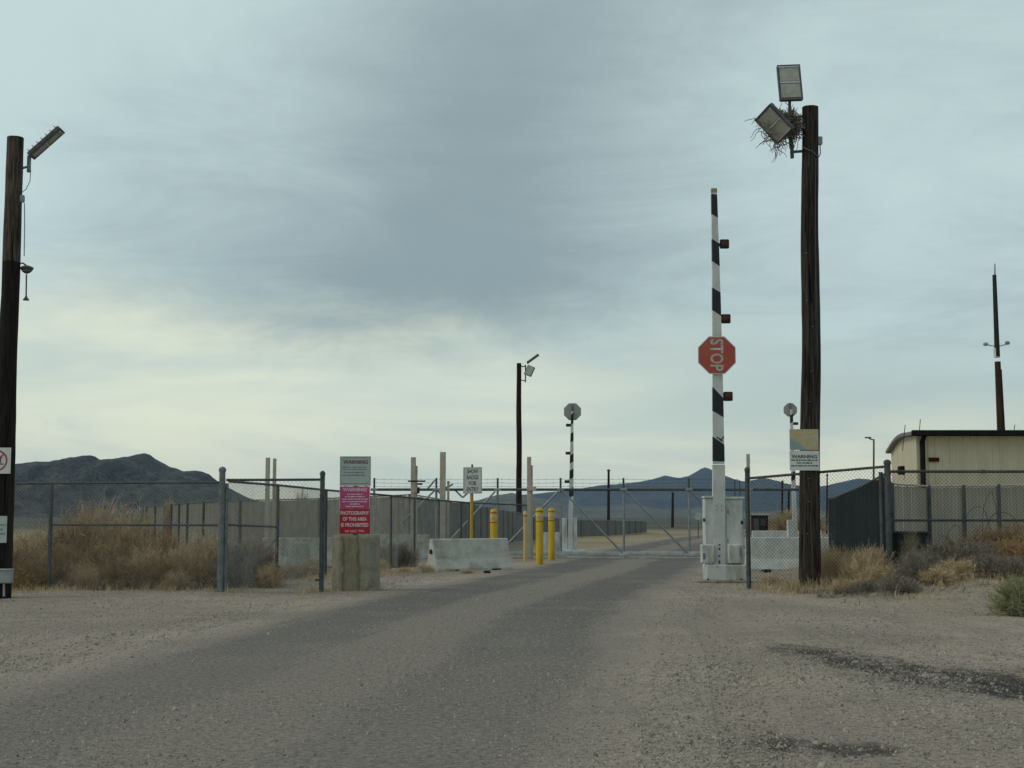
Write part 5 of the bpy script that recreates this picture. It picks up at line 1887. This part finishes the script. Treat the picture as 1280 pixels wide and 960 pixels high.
# ------------------------------------------------------------------ metal building behind the right fence
def building():
    D1, D2 = 60.0, 77.0
    cF = W(1149, 546, D1)                       # near-left corner top
    xl0, xl1 = GX(1149, D1), GX(1117.5, D2)
    zE = W(1149, 545, D1).z
    zB = W(1117.5, 567, D2).z
    t = thing('metal_building', (xl0, D1, 0), 'tan corrugated metal building with a dark roof edge behind the right fence', 'building')
    # front wall: ribbed sheet
    L = 19.0
    dF = Vector((1, .01, 0))
    mb = MB()
    n = int(L / .30)
    prev = None
    pts = []
    for i in range(n):
        s = i * .30
        pts += [(s, 0), (s + .16, 0), (s + .19, -.028), (s + .27, -.028)]
    for (s0, o0), (s1, o1) in zip(pts, pts[1:]):
        mb.add([(xl0 + s0, D1 + o0 + s0 * .01, -.02), (xl0 + s1, D1 + o1 + s1 * .01, -.02), (xl0 + s1, D1 + o1 + s1 * .01, zE), (xl0 + s0, D1 + o0 + s0 * .01, zE)], [(0, 1, 2, 3)])
    mb.build('front_wall', M['building'], t)
    # side wall receding
    a, b2 = Vector((xl0, D1, 0)), Vector((xl1, D2, 0))
    d = b2 - a
    Ls = d.length
    nrm = Vector((-d.y, d.x, 0)).normalized()
    n = int(Ls / .30)
    mb = MB()
    pts = []
    for i in range(n):
        s = i * .30
        pts += [(s, 0), (s + .16, 0), (s + .19, .028), (s + .27, .028)]
    pts.append((Ls, 0))
    for (s0, o0), (s1, o1) in zip(pts, pts[1:]):
        q0 = a + d * (s0 / Ls) + nrm * o0
        q1 = a + d * (s1 / Ls) + nrm * o1
        z0, z1 = zE + (zB - zE) * s0 / Ls + .15 * math.sin(math.pi * s0 / Ls) * 2, zE + (zB - zE) * s1 / Ls + .15 * math.sin(math.pi * s1 / Ls) * 2
        mb.add([(q0.x, q0.y, -.02), (q0.x, q0.y, z0), (q1.x, q1.y, z1), (q1.x, q1.y, -.02)], [(0, 1, 2, 3)])
    mb.build('side_wall', M['building'], t)
    # closed shell behind
    MB().add([(xl0 + L, D1 + .19, 0), (xl0 + L, D1 + .19, zE), (xl1 + L, D2, zB), (xl1 + L, D2, 0), (xl1, D2, 0), (xl1, D2, zB)], [(0, 1, 2, 3), (3, 2, 5, 4)]).build('rear_walls', M['building'], t)
    # roof slab sloping down to the back, with dark front fascia
    mb = MB()
    N = 10
    vs = []
    for i in range(N + 1):
        k = -.02 + 1.04 * i / N
        bow = .30 * math.sin(math.pi * max(0, min(1, k)))
        q = a + d * k + nrm * .28
        z = zE + (zB - zE) * k + bow
        vs += [(q.x, q.y - (.25 if i == 0 else 0), z + .02), (q.x, q.y - (.25 if i == 0 else 0), z + .16), (q.x + L + .6, q.y - (.25 if i == 0 else 0), z + .16), (q.x + L + .6, q.y - (.25 if i == 0 else 0), z + .02)]
    fs = []
    for i in range(N):
        for k in range(4):
            k2 = (k + 1) % 4
            fs.append((i * 4 + k, i * 4 + k2, i * 4 + 4 + k2, i * 4 + 4 + k))
    fs += [(0, 1, 2, 3), (N * 4 + 3, N * 4 + 2, N * 4 + 1, N * 4)]
    rf = mb.add(vs, fs).build('roof', M['roof_edge'], t)
    q = a - d * .02 + nrm * .28
    MB().bbox((q.x + (L + .6) / 2, q.y - .33, zE + .10), (L + .6, .14, .22), b=.02).build('gutter', M['roof_dark'], rf)
    # downspout
    xd = GX(1155.5, D1)
    mb = MB().tube([(xd, D1 - .45, zE), (xd + .0, D1 - .15, zE - .25), (xd, D1 - .12, .1)], .11, 8)
    mb.build('downspout', M['roof_dark'], t)
    MB().bbox(W(1167.5, 574.5, D1 - .1), (.43, .06, .17), b=.01).build('red_plate', M['dark_red'], t)
    q = a + d * .42
    zz = W(1130, 588, q.y).z
    MB().bbox((q.x - .15, q.y, zz), (.25, .5, .4), b=.03).build('wall_lamp', M['roof_dark'], t)
    for px, py in ((1150.5, 524), (1131.5, 531), (1268.5, 531)):
        yy = D1 + 2.5
        mb = MB().tube([(GX(px, yy), yy, zE - .5), W(px, py, yy)], .018, 5)
        mb.build('aerial', M['galv_dark'], rf)


building()

# black bin and loops of wire before the tan slats
xb = GX(1136.5, 30)
zg = gh(xb, 30)
t = thing('black_bin', (xb, 30, zg), 'black lidded bin standing behind the golden weed at the corner post', 'bin')
zt = W(1136, 664, 30).z
mb = MB()
w0, w1 = .27, .31
vs = [(xb + sx * w, 30 + sy * w, z) for z, w in ((zg - .02, w0), (zt - .06, w1)) for sx, sy in ((-1, -1), (1, -1), (1, 1), (-1, 1))]
mb.add(vs, [(0, 1, 5, 4), (1, 2, 6, 5), (2, 3, 7, 6), (3, 0, 4, 7), (4, 5, 6, 7), (3, 2, 1, 0)])
mb.build('body', M['black'], t)
MB().bbox((xb, 30, zt - .035), (.68, .68, .07), b=.025).build('lid', M['black'], t)
MB().tube([(xb - .25, 30.36, zt - .05), (xb + .25, 30.36, zt - .05)], .02, 8).build('handle', M['black'], t)
for sx in (-1, 1):
    MB().lathe([(.09, -.03), (.1, -.02), (.1, .02), (.09, .03)], (xb + sx * .28, 30.25, zg + .09), 12, Matrix.Rotation(R(90), 3, 'Y')).build('wheel', M['rubber'], t)

rz = thing('razor_wire', (GX(1212, 29.5), 29.5, gh(GX(1212, 29.5), 29.5)), 'loose loops of razor wire lying against the tan slats', 'razor wire')
rnd = random.Random(4)
for k, (px, py, rx, rz_) in enumerate(((1222, 665, 16, 32), (1238, 658, 9, 44), (1195, 678, 12, 22), (1252, 664, 20, 24), (1180, 690, 8, 20))):
    pts = []
    for i in range(29):
        a_ = 2 * math.pi * i / 28
        pts.append(W(px + rx * math.cos(a_) + 1.2 * math.sin(3 * a_ + k), py + rz_ * math.sin(a_), 29.6 + .3 * math.cos(a_ + k)))
    pts = [p for p in pts if p.z > .12]
    MB().tube(pts, .007, 5, caps=False).build('coil', M['galv_dark'], rz, smooth_ang=60)

# litter caught in the brush
for px, py, D, s, lab in ((1203, 708, 25.8, .09, 'crumpled pale litter scrap caught in the dark brush mid bank'), (1263, 709, 25.7, .13, 'long white plastic scrap caught in the brush near the frame edge')):
    mb = MB()
    c = W(px, py, D)
    rnd = random.Random(px)
    vs = [c + Vector((s * (i - 1.5) * .5 + rnd.gauss(0, .02), rnd.gauss(0, .05), rnd.gauss(0, .02) + .03 * j)) for j in range(3) for i in range(4)]
    mb.add(vs, [(j * 4 + i, j * 4 + i + 1, j * 4 + i + 5, j * 4 + i + 4) for j in range(2) for i in range(3)])
    o = mb.build('litter', M['sign_white'], loc=c)
    tag(o, lab, 'litter')
c = Vector((GX(958, 36.5), 36.4, .05))
o = MB().bbox(c, (.19, .12, .08), b=.02).build('rubber_chock', M['black'], loc=c)
tag(o, 'small black block on the ground before the barrier behind the chain-link', 'block')
c = Vector((GX(609, 36.2), 36.1, .035))
o = MB().bbox(c, (.18, .12, .07), b=.02).build('rubber_chock', M['black'], loc=c)
tag(o, 'small black block at the foot of the barrier below the badge sign', 'block')


# ------------------------------------------------------------------ things glimpsed beyond the chain-link
xg = GX(952, 105)
t = thing('guard_hut', (xg, 105, 0), 'small dark hut with a pale roof far behind the barrier cabinet', 'hut')
MB().bbox((xg, 106, .75), (1.15, 1.4, 1.5), b=.03).build('walls', M['pole_mid'], t)
MB().bbox((xg, 106, 1.56), (1.4, 1.7, .12), b=.03).build('roof', M['cream'], t)
MB().box((xg + .2, 105.29, 1.0), (.4, .03, .5)).build('window', M['glass'], t)
MB().box((xg - .3, 105.29, .65), (.4, .04, 1.3)).build('door', M['galv_dark'], t)

for px, D, r, h, lab in ((985, 110, 1.8, 2.0, 'tan leafless bush far behind the chain-link left of the thick pole'), (1008, 118, 2.0, 2.1, 'tan leafless bush mostly hidden behind the thick pole'),
                         (212, 76, .55, 2.4, 'golden dry bush poking over the far tan slatted fence'), (377, 60, .45, 2.55, 'golden dry bush top over the slats behind the short panel')):
    me = weed_mesh('dry_bush', M['bush_tan'], int(px), 200, 1, 1, .5, .6, 4, .012)
    o = bpy.data.objects.new('dry_bush', me)
    o.location = (GX(px, D), D, 0)
    o.scale = (r, r, h)
    col.objects.link(o)
    tag(o, lab, 'bush')

# ------------------------------------------------------------------ haze over the desert
hm = bpy.data.materials.new('desert_haze')
hm.use_nodes = True
ht = hm.node_tree
ht.nodes.clear()
ho = ht.nodes.new('ShaderNodeOutputMaterial')
pv = ht.nodes.new('ShaderNodeVolumePrincipled')
pv.inputs['Color'].default_value = (0.40, 0.64, 0.97, 1)
pv.inputs['Density'].default_value = 3.3e-5
pv.inputs['Anisotropy'].default_value = 0.2
ht.links.new(pv.outputs[0], ho.inputs['Volume'])
hz = MB().box((0, 6500, 225), (28000, 14200, 460)).build('haze', hm)
tag(hz, 'thin bluish haze in the air over the desert', 'haze', kind='stuff')
